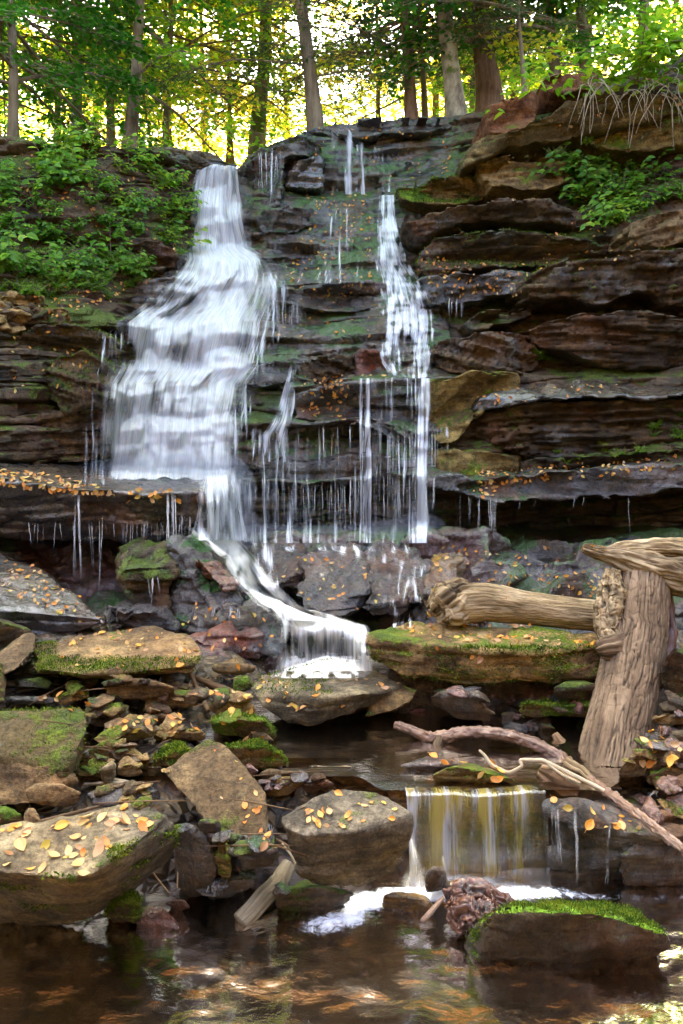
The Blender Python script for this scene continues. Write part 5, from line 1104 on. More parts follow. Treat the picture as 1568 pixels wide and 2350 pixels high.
strip('waterfall', 'creamy jet shooting out beside the pale grey green block', [(1925,938,950),(1960,934,966),(2000,924,986),(2046,895,1018)], WJ, flat(.72, 2.2), 30, 50, fixed=[(1925,2.78),(2042,2.62)], seed=12, bulge=.12)
strip('waterfall', 'second small splash jet at the foot of the little waterfall', [(1965,1012,1020),(1990,1010,1034),(2020,1012,1046),(2044,1000,1058)], WJ, flat(.6, 2.2), 24, 40, fixed=[(1965,2.74),(2044,2.62)], seed=13, bulge=.1)
strip('waterfall', 'foaming water sliding round the flat wet stone into the lower pool', [(2036,850,1030),(2060,836,1000),(2085,750,880),(2110,690,860),(2140,640,820)], WS, lambda u, py, px: np.clip(.80-.5*sstep(2080, 2140, py)+noise(np.stack([px/14, py/12, px*0], -1), 77)*.6, 0, 1)*np.clip(np.minimum(u, 1-u)*4, 0, 1)*(1-sstep(2115, 2140, py)), 60, 60, fixed=[(2036,2.69),(2060,2.66),(2085,2.62),(2110,2.56),(2140,2.44)], seed=14)
# ---- dripping threads
SM = strand_mat()
def threads(label, items, seed):
    """items: (px0, px1, py_top, py_bottom, count, radius)"""
    rs = np.random.RandomState(seed); Vs = []; Fs = []; Dn = []; n = 0
    for (x0, x1, ya, yb, cnt, r) in items:
        for k in range(cnt):
            px = rs.uniform(x0, x1); pa = ya+rs.uniform(-6, 6); L = (yb-pa)*rs.uniform(.45, 1) if cnt > 3 else yb-pa
            best = None
            for dy in (0, -3, 3, -8):
                h, co, *_ = shoot(px, pa+dy)
                if h: best = co.y if best is None else min(best, co.y)
            if best is None: continue
            top = P(px, pa-4, best-.035); bot = P(px, pa+L, best-.035-.0002*L)
            rr = r*(.35+.9*rs.uniform()**2); dx = rs.uniform(-.02, .02)*(1 if cnt > 2 else 2)
            nn = 9; t = np.linspace(0, 1, nn); th = np.linspace(0, 2*np.pi, 5)[:-1]
            cx = top.x+dx*t+rs.normal(size=nn)*.0015; cz = top.z+(bot.z-top.z)*t; cy = top.y+(bot.y-top.y)*t
            R = rr*.8*(1.3-.4*t)
            v = np.stack([cx[:, None]+R[:, None]*np.cos(th), cy[:, None]+R[:, None]*np.sin(th), np.repeat(cz[:, None], 4, 1)], -1).reshape(-1, 3)
            st = rs.uniform(.2, .85); Dn.append(np.repeat(st*np.clip(t*9, 0, 1)*np.clip((1-t)*3.5, 0, 1)*(1-.35*t), 4))
            Vs.append(v); Fs.append(grid_faces(nn, 4, True)+n); n += len(v)
    m = mesh_np('water_threads', np.vstack(Vs), np.vstack(Fs), True, SM); attr(m, 'dens', np.concatenate(Dn))
    o = link('waterfall', m); tag(o, label, 'waterfall', kind='structure')
strip('waterfall', 'mound of white foam where the slide lands behind the centre boulder', [(1505,612,866),(1530,606,872),(1556,600,876)], WS, lambda u, py, px: np.clip(.62+noise(np.stack([px/16, py/12, px*0], -1), 79)*1.0, 0, 1)*np.sin(np.pi*u)**.8, 80, 30, off=.05, drop=False, seed=25)
threads('thin rivulets falling from the lip of the great flat ledge at the left', [(60,450,1205,1262,34,.003),(170,182,1140,1330,2,.008),(163,170,1200,1325,2,.006),(228,236,1190,1370,2,.005),(200,214,1200,1320,2,.004),(366,408,1140,1385,7,.0055),(300,360,1200,1380,8,.003),(410,440,1190,1240,8,.004)], 1)
threads('fringe of drips under the curved grey lip in mid wall', [(622,700,694,800,22,.004),(640,700,700,770,10,.003)], 2)
threads('long threads of the lower curtain under the leaf flecked lip', [(560,1000,985,1110,34,.005),(600,1004,990,1240,44,.006),(820,1000,1000,1245,16,.007)], 3)
threads('lowest fringe of threads in front of the dark hollow', [(540,800,1115,1240,40,.005),(800,1000,1100,1240,30,.005)], 4)
threads('few drips off the wet lips right of the cascade', [(1030,1062,690,738,10,.004),(1005,1046,985,1090,9,.005),(960,1010,960,1080,6,.005)], 5)
threads('drips under the blue glinting lip at the right', [(1088,1142,1150,1248,13,.005),(1040,1090,1140,1230,6,.003),(1440,1443,1140,1232,1,.004),(1180,1420,1150,1180,6,.003)], 6)
threads('trickles down the black corner block near the top', [(590,645,350,470,9,.006),(575,600,420,520,4,.005),(620,640,345,480,2,.008)], 7)
threads('single threads over the black wet boulder beside the little waterfall', [(1316,1322,1850,2040,1,.006),(1382,1400,1900,2035,3,.004),(1262,1300,1860,2035,4,.003)], 8)
threads('dribbles at the outlet under the tilted tan slab', [(480,520,2035,2068,7,.003),(610,630,1890,1930,4,.003),(1480,1500,1825,1850,5,.004)], 9)
threads('threads on the face of the wet rocks left of the slide', [(440,560,1400,1470,12,.004),(520,545,1400,1480,3,.005),(340,370,1330,1400,5,.005)], 10)

# ---- drifting spray where the water lands
def mist(label, items, dens):
    bm = bmesh.new()
    for (px, py, Y, rx, ry, rz) in items:
        c = P(px, py, Y); r = bmesh.ops.create_icosphere(bm, subdivisions=3, radius=1.0)
        for v in r['verts']: v.co = Vector((v.co.x*rx+c.x, v.co.y*ry+c.y, v.co.z*rz+c.z))
    m = remesh(bm, .06); t = NT('spray'); v = t.n('ShaderNodeVolumePrincipled'); v.inputs['Color'].default_value = (.95, .95, .97, 1); v.inputs['Density'].default_value = dens; v.inputs['Anisotropy'].default_value = .2
    t.L(v.outputs[0], t.out.inputs['Volume']); m.materials.clear(); m.materials.append(t.m)
    o = link('spray_mist', m); tag(o, label, 'mist', kind='stuff')
mist('soft mist where the main waterfall lands behind the great flat ledge', [(300,1085,7.6,.75,.4,.16),(400,1080,7.6,.8,.4,.20),(480,1130,7.4,.5,.35,.45),(500,1215,6.7,.45,.3,.25)], .5)
mist('soft mist at the foot of the lower curtain', [(620,1235,7.0,.5,.3,.14),(760,1235,7.0,.6,.3,.14),(900,1235,6.95,.6,.3,.18),(960,1225,6.95,.3,.25,.22)], .5)
# ------------------------------------------------------------------ plants on the banks, then the woods
LF_BUSH = leaf_mat('bank_leaf_green', [(.1, (.03, .09, .008)), (.45, (.08, .21, .015)), (.75, (.19, .34, .02)), (1, (.40, .40, .03))], .45)
LF_FERN = leaf_mat('bank_leaf_lime', [(.1, (.05, .13, .008)), (.6, (.15, .30, .02)), (1, (.38, .40, .04))], .5)
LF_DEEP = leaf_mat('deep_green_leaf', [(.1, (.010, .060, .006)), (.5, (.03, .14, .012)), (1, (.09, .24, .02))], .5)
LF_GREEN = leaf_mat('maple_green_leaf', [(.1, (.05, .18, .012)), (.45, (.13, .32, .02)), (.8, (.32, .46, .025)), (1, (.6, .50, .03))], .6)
LF_YEL = leaf_mat('yellow_green_leaf', [(.05, (.20, .38, .03)), (.4, (.40, .48, .04)), (.75, (.64, .52, .05)), (1, (.72, .48, .05))], .6)
LF_HEM = leaf_mat('hemlock_needle', [(.1, (.015, .05, .02)), (.6, (.04, .10, .04)), (1, (.10, .17, .05))], .35)
B_GREY = bark_mat('grey_brown_bark', (.07, .05, .035), (.24, .18, .12), 9)
B_BIRCH = bark_mat('yellow_birch_bark', (.10, .07, .045), (.38, .32, .22), 6, moss=.3, vert=.5)
B_RED = bark_mat('reddish_bark', (.08, .045, .03), (.26, .16, .10), 12)
B_MOSS = bark_mat('mossy_bark_tree', (.06, .05, .03), (.24, .20, .09), 8, moss=.6)
def plant_mesh(seed, h=.30, n=5, leaf=.055, kind='broad'):
    rs = np.random.RandomState(seed); Lv = Leaves(); Vs = []; Fs = []; nb = 0
    for k in range(n):
        a = rs.uniform(0, 6.28); lean = rs.uniform(.25, .95); L = h*rs.uniform(.6, 1.15)
        t = np.linspace(0, 1, 8); d = np.array([math.cos(a), math.sin(a)])
        C = np.stack([d[0]*lean*L*t**1.3, d[1]*lean*L*t**1.3, L*(t-.42*lean*t**2)], -1)
        V, F, *_ = tube(C, np.linspace(.0035, .0015, 8), 4, 8, 0, 0, False); Vs.append(V); Fs.append(F+nb); nb += len(V)
        m = 7 if kind == 'broad' else 14
        tt = np.linspace(.25, 1, m); Cc = np.stack([np.interp(tt, t, C[:, i]) for i in range(3)], -1)
        side = np.where(np.arange(m) % 2 == 0, 1, -1)[:, None]
        perp = np.array([-d[1], d[0], 0])
        D = perp*side*rs.uniform(.7, 1.1, (m, 1))+np.array([d[0], d[1], .05])*rs.uniform(.2, .7, (m, 1)); D[-1] = [d[0], d[1], -.2]
        N = np.array([0, 0, 1])+rs.normal(size=(m, 3))*.25+np.array([0, -.35, 0])
        s = leaf*rs.uniform(.6, 1.25, m)*(1 if kind == 'broad' else (1.2-tt)*1.3)
        Lv.add(Cc, D, N, s*(1.25 if kind == 'broad' else 1.6), s*(.8 if kind == 'broad' else .42))
    st = mesh_np('stem', np.vstack(Vs), np.vstack(Fs), True, B_GREY); st.name = 'stem'
    return st, Lv.mesh('leaves', LF_BUSH if kind == 'broad' else LF_FERN)
PL = [plant_mesh(500+i, h=[.24, .30, .36, .22][i % 4], n=[8, 10, 8, 12][i % 4], leaf=[.05, .058, .066, .042][i % 4]) for i in range(6)]
PF = [plant_mesh(520+i, h=.17, n=11, leaf=.034, kind='fern') for i in range(3)]
def plants(poly, n, protos, label, group, seed, s0=.7, s1=1.4, nz=-.4, cat='plant', name='leafy_plant'):
    rs = np.random.RandomState(seed)
    for co, no, ob in spots(poly, n, nz, rs):
        st, lv = protos[rs.randint(len(protos))]
        r = link(name, None, None, co-no*.02); r.empty_display_size = .1; s = rs.uniform(s0, s1); r.scale = (s, s, s)
        out = Vector((no.x*.6, -abs(no.y)*.7-.15, 1)).normalized(); r.rotation_euler = (out.to_track_quat('Z', 'Y') @ Matrix.Rotation(rs.uniform(0, 6.28), 3, 'Z').to_quaternion()).to_euler()
        tag(r, label, cat, group); a = link('stem', st, r); b = link('foliage', lv, r)
plants([(-20,315),(330,345),(410,440),(420,510),(400,580),(300,640),(0,660),(-20,500)], 84, PL, 'broad leaved green plant hanging over the rocky left bank beside the waterfall', 'leafy plants on the left bank', 11)
plants([(380,470),(440,470),(430,590),(370,590)], 14, PL, 'yellowish green plant right beside the head of the waterfall', 'plants beside the head of the waterfall', 12, .6, 1.1)
plants([(0,600),(320,590),(350,640),(250,690),(100,690),(0,670)], 60, PF, 'low feathery lime green plant on the mossy left slope', 'feathery plants on the left slope', 13, .8, 1.5)
plants([(1270,390),(1330,370),(1450,400),(1568,395),(1590,470),(1480,490),(1450,560),(1360,560),(1320,500),(1290,440)], 52, PL, 'green plant growing in the hollow of the right bank below the olive layer', 'green plants in the right bank hollow', 14, .7, 1.25)
plants([(1260,330),(1350,330),(1350,375),(1265,372)], 9, PF, 'small fern on the right bank under the pale arched slab', 'ferns under the pale arched slab', 15, .8, 1.2)
plants([(1225,800),(1265,805),(1260,850),(1235,850)], 3, PF, 'bright fern sprouting beside the shingled dark layers', 'ferns beside the shingled layers', 16, .8, 1.0)
plants([(1480,960),(1568,950),(1568,1010),(1490,1010)], 6, PF, 'grassy tuft on the right bank under the dark plates', 'grassy tufts on the right bank', 17, .7, 1.1)
plants([(1250,1040),(1500,1030),(1500,1060),(1250,1062)], 8, PF, 'tiny fern among the leaves behind the blue lip', 'tiny ferns behind the blue lip', 18, .4, .7)

def limb(C, r0, r1, nt=6, nl=10): return tube(C, np.linspace(r0, r1, len(C)), nt, nl, 0, 0, False)[:2]
class Wood:
    def __init__(s): s.V = []; s.F = []; s.n = 0
    def add(s, V, F): s.V.append(V); s.F.append(F+s.n); s.n += len(V)
    def mesh(s, name, mat): return mesh_np(name, np.vstack(s.V), np.vstack(s.F), True, mat)
def tree(label, base, pts, r0, height, bark, leafm, seed, crown=1.0, low=0, leafs=(.075, .13), kind='broad', name='tree', group=None, dens=1.0, ntop=5200, cw=2.8, nb=26, br=.85, cols=None):
    """pts: design pixels the trunk passes through at distance Y; the crown goes on above the frame"""
    rs = np.random.RandomState(seed); Y = base[2]
    C = [np.array(P(*base))-[0, 0, .6]]+[np.array(P(q[0], q[1], Y)) for q in pts]
    C.insert(1, np.array(P(*base)))
    d = C[-1]-C[-2]; d /= np.linalg.norm(d)
    while C[-1][2] < height: C.append(C[-1]+(d*.6+np.array([rs.normal()*.05, rs.normal()*.05, .8]))*1.3)
    C = np.array(C); R = r0*np.clip(1.15-np.linspace(0, 1, len(C))*.85, .1, 2); R[0] *= 1.6; R[1] *= 1.2
    root = root_at(name, P(*base), label, 'tree', group)
    V, F, *_ = tube(C, R, 20, 90, .10, seed, False)
    tr = link('trunk', mesh_np('trunk', V-np.array(root.location), F, True, bark), root)
    W = Wood(); Lf = Leaves()
    tz = C[:, 2]
    def at(z): return np.array([np.interp(z, tz, C[:, i]) for i in range(3)])
    # low boughs that reach into the picture
    for k in range(low):
        z = rs.uniform(C[1][2]+.9, min(height, 11.5)); s = at(z); a = rs.uniform(0, 6.28); L = rs.uniform(1.1, 2.6)*crown
        n = 12; t = np.linspace(0, 1, n); droop = rs.uniform(-.25, .35) if kind == 'broad' else rs.uniform(-.15, .15)
        wig = np.cumsum(rs.normal(size=(n, 3))*.03, 0)
        B = s+np.stack([math.cos(a)*L*t, math.sin(a)*L*t, L*(droop*t-.30*t*t*(1 if kind == 'broad' else .8))], -1)+wig
        W.add(*limb(B, .028 if kind == 'broad' else .018, .004, 5, 14))
        for j in range(4, n):
            for sd in (-1, 1):
                l2 = L*rs.uniform(.20, .42)*(1.15-t[j]*.6); a2 = a+sd*rs.uniform(.6, 1.1)
                m = 6; t2 = np.linspace(0, 1, m); B2 = B[j]+np.stack([math.cos(a2)*l2*t2, math.sin(a2)*l2*t2, -l2*(.10*t2+.18*t2*t2)+rs.normal()*.02], -1)
                W.add(*limb(B2, .007, .002, 3, 5))
                q = int((10 if kind == 'broad' else 34)*dens)
                u = rs.uniform(.1, 1.05, q); c = B2[0]+(B2[-1]-B2[0])*u[:, None]+rs.normal(size=(q, 3))*([.07, .07, .035] if kind == 'broad' else [.03, .03, .02])
                D = np.stack([np.cos(a2+rs.uniform(-1.4, 1.4, q)), np.sin(a2+rs.uniform(-1.4, 1.4, q)), rs.uniform(-.5, .1, q)], -1)
                N = np.array([0, 0, 1])+rs.normal(size=(q, 3))*.4
                if kind == 'broad': s_ = rs.uniform(leafs[0], leafs[1], q); Lf.add(c, D, N, s_, s_*.75, shape=4)
                else: s_ = rs.uniform(.06, .11, q); Lf.add(c, D, N, s_, s_*.20, shape=4)
    # high crown
    if ntop:
        cz0 = max(C[1][2]+3.6, 10.4) if low else C[1][2]+3.2; cen = []
        for k in range(nb):
            z = rs.uniform(cz0, height); s = at(z); a = rs.uniform(0, 6.28); L = cw*rs.uniform(.35, 1)*math.sin(math.pi*np.clip((z-cz0+1.2)/(height-cz0+2), .12, .95))**.6
            t = np.linspace(0, 1, 6); B = s+np.stack([math.cos(a)*L*t, math.sin(a)*L*t, L*.35*t], -1); W.add(*limb(B, .05, .01, 5, 6)); cen += [B[-1], B[3]]
        cen = np.array(cen); q = ntop; i = rs.randint(len(cen), size=q); v = rs.normal(size=(q, 3)); v /= np.linalg.norm(v, axis=1)[:, None]
        c = cen[i]+v*(rs.uniform(.3, 1, q)**.5)[:, None]*[br, br, br*.6]
        D = rs.normal(size=(q, 3)); N = np.array([0, 0, 1])+rs.normal(size=(q, 3))*.6; s_ = rs.uniform(.12, .2, q); Lf.add(c, D, N, s_, s_*.75, shape=4)
    o3 = np.array(root.location)
    m = mesh_np('crown', np.vstack([np.vstack(W.V)]+Lf.V)-o3, np.vstack([np.vstack(W.F)]+[f+W.n for f in Lf.F]), False, bark); m.materials.append(leafm)
    mi = np.ones(len(m.polygons), dtype=np.int32); mi[:sum(len(f) for f in W.F)] = 0; m.polygons.foreach_set('material_index', mi); link('crown', m, root)
    return root
G_T = None
T = tree
T('slender grey brown trunk at the left with leaves around it, second from the left edge', (176,300,14), [(178,200),(180,100),(180,0)], .085, 17, B_GREY, LF_GREEN, 1, 1.1, 22)
T('leaning trunk forking halfway, standing on the left bank', (296,335,12.5), [(305,260),(314,170),(316,90),(322,0)], .10, 17, B_GREY, LF_GREEN, 2, 1.1, 22)
T('dark thin trunk near the left edge, half hidden in leaves', (132,300,16), [(134,160),(140,0)], .06, 15, B_GREY, LF_GREEN, 3, 1.2, 24)
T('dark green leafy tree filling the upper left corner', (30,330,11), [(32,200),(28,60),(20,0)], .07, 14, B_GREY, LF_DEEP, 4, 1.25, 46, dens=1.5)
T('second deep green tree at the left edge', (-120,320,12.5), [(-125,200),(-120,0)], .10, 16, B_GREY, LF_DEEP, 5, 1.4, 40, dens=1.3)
T('small reddish trunk standing between leaning trunk and mossy trunk', (528,330,18), [(527,250),(526,150)], .07, 12, B_RED, LF_YEL, 6, 1.1, 20)
T('yellow green mossy trunk with crooked boughs behind the head of the waterfall', (590,345,16), [(594,260),(606,160),(612,0)], .16, 18, B_MOSS, LF_YEL, 7, 1.3, 17)
T('tall grey trunk tilting left, right above the black corner block', (726,300,13), [(718,220),(706,120),(690,0)], .125, 18, B_GREY, LF_HEM, 8, 1.0, 22, kind='needle')
T('hemlock trunk with bare drooping boughs, left of the birch', (945,268,13.5), [(940,190),(934,100),(928,0)], .10, 17, B_RED, LF_HEM, 9, 1.3, 44, kind='needle')
T('very thin trunk between the hemlock and the birch', (976,268,14.5), [(972,180),(964,60),(962,0)], .055, 15, B_GREY, LF_HEM, 10, .9, 16, kind='needle')
T('stout patchy birch trunk with broken bark, at the right of the brink', (1048,272,12.6), [(1042,210),(1030,120),(1018,0)], .15, 18, B_BIRCH, LF_YEL, 11, 1.1, 10)
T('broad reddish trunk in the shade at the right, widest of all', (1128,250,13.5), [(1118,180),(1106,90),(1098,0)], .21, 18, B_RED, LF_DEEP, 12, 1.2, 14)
T('dark trunk rising behind the red blocks on the right bank', (1275,170,13), [(1268,100),(1260,0)], .085, 16, B_GREY, LF_GREEN, 13, 1.2, 26)
T('thin dark trunk farthest right, behind the bushes', (1345,150,13), [(1338,70),(1328,0)], .085, 16, B_GREY, LF_GREEN, 14, 1.2, 20)
T('thin trunk left of the hemlock, against the bright sky', (868,270,19), [(868,150),(864,0)], .06, 14, B_GREY, LF_HEM, 15, 1.1, 20, kind='needle')
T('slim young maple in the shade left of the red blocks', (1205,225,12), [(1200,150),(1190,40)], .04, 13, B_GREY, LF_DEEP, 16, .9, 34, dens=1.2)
T('leafy maple behind the leaning trunk', (380,335,15), [(384,220),(392,60)], .06, 15, B_GREY, LF_GREEN, 17, 1.3, 34)
T('bright yellow tree left of the mossy trunk', (470,345,20), [(468,230),(462,80)], .07, 16, B_GREY, LF_YEL, 18, 1.5, 34)
T('yellowing tree seen between the hemlock and the birch, farther back', (1000,275,20), [(1002,120),(1010,0)], .08, 16, B_GREY, LF_YEL, 19, 1.6, 40)
T('yellow leaved tree behind the broad reddish trunk', (1180,240,19), [(1180,120),(1176,0)], .08, 16, B_GREY, LF_YEL, 20, 1.6, 38)
T('yellowish tree behind the trunks of the far left', (220,310,20), [(222,150),(226,0)], .08, 16, B_GREY, LF_YEL, 21, 1.6, 40)
T('light green tree at the back left of the tall grey trunk', (660,320,22), [(655,180),(650,40)], .08, 16, B_GREY, LF_YEL, 22, 1.1, 6)
T('green tree behind the hanging roots at the upper right corner', (1480,120,12.5), [(1478,40)], .09, 15, B_GREY, LF_GREEN, 23, 1.2, 30)
# trees standing on both sides and farther up, whose crowns shade the gorge
rs = np.random.RandomState(5)
for i in range(16):
    if i in (3, 6, 7, 8, 11): continue
    Yb = [15.5, 17.5, 19.5, 22][i % 4]+rs.uniform(-.8, .8); px = -300+i*140+rs.uniform(-30, 30)
    tree('plain straight trunk in the woods farther back behind the falls', (px, 310, Yb), [(px+rs.uniform(-8, 8), 150), (px+rs.uniform(-14, 14), 0)], .07, rs.uniform(15, 19), B_GREY, [LF_GREEN, LF_YEL, LF_YEL][i % 3], 200+i, 1.4, 12, group='straight trunks farther back', ntop=2600, cw=3.2)
# far woods as one mass
def far_woods():
    rs = np.random.RandomState(77); Lf = Leaves()
    for k in range(230):
        Y = rs.uniform(27, 48); x = rs.uniform(-.62, .62)*Y; z = rs.uniform(2, 8+Y*.45)
        px, py = proj((x, Y, z))
        gap = 1.2*math.exp(-((px-690)/150)**2-((py-200)/190)**2)+.6*math.exp(-((px-600)/60)**2-((py-10)/50)**2)+.8*math.exp(-((px-870)/60)**2-((py-180)/120)**2)
        if rs.uniform() < gap*1.1: continue
        q = 230; v = rs.normal(size=(q, 3)); v /= np.linalg.norm(v, axis=1)[:, None]
        c = np.array([x, Y, z])+v*(rs.uniform(0, 1, q)**.5)[:, None]*[1.7, 1.7, .8]
        s = rs.uniform(.14, .26, q); Lf.add(c, rs.normal(size=(q, 3)), np.array([0, -.5, 1])+rs.normal(size=(q, 3))*.5, s, s*.8, shape=4)
    o = link('far_woods', Lf.mesh('far_woods', leaf_mat('far_leaf', [(0, (.44, .44, .10)), (.5, (.66, .52, .13)), (1, (.78, .50, .14))], .6))); tag(o, 'sunlit yellow green foliage of the far woods beyond the brink', 'woods', kind='stuff')
far_woods()
T('unseen big maple added on the left brink, its wide crown shading the gorge', (-420,310,9.6), [(-420,150),(-410,0)], .2, 17, B_GREY, LF_GREEN, 31, 1, 0, ntop=30000, cw=8.5, nb=130, br=1.25)  # out-of-view tree added to keep sun patches off the pool
T('unseen big maple added on the right brink, its wide crown shading the gorge', (2000,120,9.6), [(1995,60),(1990,0)], .2, 17, B_GREY, LF_GREEN, 32, 1, 0, ntop=30000, cw=8.5, nb=130, br=1.25)  # out-of-view counterpart, added for its shade over the gorge
def unseen_downstream_woods():  # added out of view: cuts frontal skylight, leaf colour bounces warm fill
    rs = np.random.RandomState(99); Lf = Leaves()
    for k in range(420):
        a = rs.uniform(-.35, math.pi+.35); R = rs.uniform(8.5, 15); x = R*math.cos(a); y = 1.5-R*math.sin(a)*.95; z = rs.uniform(-.5, 9)
        if abs(x) < 5.5 and y > -4: continue
        q = 90; v = rs.normal(size=(q, 3)); v /= np.linalg.norm(v, axis=1)[:, None]
        c = np.array([x, y, z])+v*(rs.uniform(0, 1, q)**.5)[:, None]*[1.5, 1.5, 1.0]
        s = rs.uniform(.28, .5, q); Lf.add(c, rs.normal(size=(q, 3)), np.array([0, 0, 1])+rs.normal(size=(q, 3))*.8, s, s*.8, shape=4)
    o = link('unseen_downstream_woods', Lf.mesh('unseen_downstream_woods', leaf_mat('autumn_fill_leaf', [(0, (.16, .12, .03)), (.6, (.34, .22, .05)), (1, (.50, .32, .07))], .3))); tag(o, 'unseen autumn woods added downstream, behind the viewpoint, to block sky and warm the fill', 'woods', kind='stuff')
unseen_downstream_woods()
# ------------------------------------------------------------------ bush and hanging roots at the upper right
bu = root_at('bush', P(1500, 215, 8.6), 'light green bush with bare hanging roots overhanging the upper right rocks', 'bush')
rs = np.random.RandomState(31); W = Wood(); Lf = Leaves(); Rt = Wood()
for k in range(26):
    s = np.array(P(rs.uniform(1380, 1660), rs.uniform(120, 200), 8.8)); a = rs.uniform(2.4, 5.6) if k % 3 else rs.uniform(0, 6.28); L = rs.uniform(.5, 1.5)
    t = np.linspace(0, 1, 10); B = s+np.stack([math.cos(a)*L*t, .6*math.sin(a)*L*t, L*(.55*t-.55*t*t)+rs.uniform(-.2, .5)*t], -1)+np.cumsum(rs.normal(size=(10, 3))*.015, 0)
    W.add(*limb(B, .008, .002, 5, 10))
    q = 42; u = rs.uniform(.2, 1, q); i = (u*9).astype(int); c = B[i]+rs.normal(size=(q, 3))*[.10, .08, .06]
    ang = rs.uniform(0, 6.28, q); D = np.stack([np.cos(ang), np.sin(ang), rs.uniform(-.5, .1, q)], -1); s_ = rs.uniform(.06, .12, q); Lf.add(c, D, np.array([0, -.3, 1])+rs.normal(size=(q, 3))*.4, s_*1.2, s_*.8)
for k in range(34):
    s = np.array(P(rs.uniform(1340, 1568), rs.uniform(175, 215), 8.75)); L = rs.uniform(.35, 1.0); dx = rs.uniform(-.5, .5)
    t = np.linspace(0, 1, 9); B = s+np.stack([dx*t*L, -.25*t, -L*t*t*.8+.05*t], -1)+np.cumsum(rs.normal(size=(9, 3))*.02, 0)
    Rt.add(*limb(B, rs.uniform(.004, .009), .0015, 5, 12))
o3 = np.array(bu.location)
for nm, mm in (('twigs', W.mesh('twigs', B_GREY)), ('foliage', Lf.mesh('foliage', LF_FERN)), ('hanging_roots', Rt.mesh('hanging_roots', bark_mat('pale_root_bark', (.15, .11, .07), (.40, .32, .22), 14)))):
    set_verts(mm, verts(mm)-o3); link({'twigs': 'branch', 'foliage': 'foliage', 'hanging_roots': 'hanging_root'}[nm], mm, bu)
# ------------------------------------------------------------------ fallen leaves
LF_FALL = NT('fallen_leaf_yellow'); _t = LF_FALL
_oi = _t.n('ShaderNodeObjectInfo'); _t.pos(); _rr = _t.math('FRACT', _t.math('ADD', _oi.outputs['Random'], _t._g.outputs['Random Per Island']))
_c = _t.colramp(_rr, [(0.0, (.60, .32, .04)), (.22, (.60, .22, .025)), (.4, (.42, .14, .02)), (.55, (.58, .36, .12)), (.7, (.44, .28, .13)), (.85, (.28, .12, .04)), (1, (.55, .42, .07))])
_n = _t.noise(_t.pos(), 60, 3, .6); _c = _t.mix(_t.ramp(_n, .55, .75, 0, .4), _c, (.25, .09, .02))
_d = _t.bsdf(_c, .45, None, .4); _tr = _t.n('ShaderNodeBsdfTranslucent'); _t.L(_c, _tr.inputs[0]); _m = _t.n('ShaderNodeMixShader'); _m.inputs[0].default_value = .25
_t.L(_d, _m.inputs[1]); _t.L(_tr.outputs[0], _m.inputs[2]); M_FALL = _t.done(_m.outputs[0])
def leaf_proto(seed):
    rs = np.random.RandomState(seed); n = 9; t = np.linspace(0, 1, n); w = np.sin(np.pi*t**.85)**.8*.5*rs.uniform(.42, .68)
    cur = rs.uniform(-.35, .55); fold = rs.uniform(-.1, .45); tw = rs.uniform(-.5, .5)
    z = cur*(t-.5)**2*1.2
    V = []
    for i in range(n):
        for s in (-1, -.5, 0, .5, 1):
            V.append([t[i]-.5, s*w[i], z[i]+abs(s)*w[i]*fold+tw*s*w[i]*(t[i]-.5)+rs.normal()*.008])
    V = np.array(V); F = grid_faces(n, 5)
    k = len(V); V = np.vstack([V, [[-.5, .012, z[0]], [-.5, -.012, z[0]], [-.78, -.008, z[0]+.04], [-.78, .008, z[0]+.04]]]); F = np.vstack([F, [[k, k+1, k+2, k+3]]])
    m = mesh_np('fallen_leaf', V, F, True, M_FALL); return m
LF_MOSS = leaf_mat('moss_tuft', [(.15, (.015, .036, .004)), (.5, (.055, .10, .008)), (.85, (.19, .21, .02))], .3, .8, .1, 9)
def moss_on(key, n, zmin=.2, thr=.0, size=.011, where=None, seed=1):
    for o in list(SC.objects):
        if o.get('label', '').startswith(key): break
    else: raise ValueError(key)
    m = o.data; rs = np.random.RandomState(seed); V = verts(m); N = norms(m); W = V+np.array(o.location)
    k = N[:, 2]+.95*fbm(W*5, 4, seed+50)-zmin; ok = k > thr
    if where is not None:
        px, py = proj(W.T); ok &= where(px, py)
    idx = np.nonzero(ok)[0]
    if not len(idx): return
    i = idx[rs.randint(len(idx), size=n)]; c = V[i]+rs.normal(size=(n, 3))*.006
    D = N[i]*.9+rs.normal(size=(n, 3))*.5+[0, 0, .4]; Lf = Leaves(); s = size*rs.uniform(.5, 1.3, n)
    Lf.add(c-N[i]*.003, D, rs.normal(size=(n, 3)), s, s*.45, shape=4)
    link('moss', Lf.mesh('moss', LF_MOSS), o)
moss_on('mossy topped long boulder', 30000, .70, .0, .0085, None, 1)
moss_on('biggest slab', 9000, -.35, .25, .012, lambda px, py: ((px > 250) & (py > 1900+(398-px)*.35)) | (py > 2010), 2)
moss_on('bright green moss ball', 5000, -.2, 0, .010, None, 3)
moss_on('mossy hump behind', 5000, .1, .1, .012, None, 4)
moss_on('dark mossy ridge', 3500, .1, .1, .012, None, 5)
moss_on('broad mossy slab strewn', 9000, -.1, .15, .012, lambda px, py: (py > 1508) | (px < 130), 6)
moss_on('long thick slab', 9000, -.25, .2, .015, lambda px, py: (py > 1484) & (px < 1400), 7)
moss_on('flat topped block', 6000, .3, .0, .012, None, 8)
moss_on('great pale boulder', 3000, .3, .25, .012, lambda px, py: px < 760, 9)
moss_on('lichen spotted squarish', 3000, -.3, .5, .012, None, 10)
moss_on('layered stone with mossy top', 3000, .2, 0, .012, None, 11)
moss_on('low mossy green ledge', 6000, .0, 0, .03, None, 12)
moss_on('brown ledge with bright moss', 6000, .2, 0, .03, None, 13)
moss_on('big black corner block', 4000, .3, 0, .03, None, 14)
moss_on('mossy humped block', 5000, .3, 0, .025, None, 15)
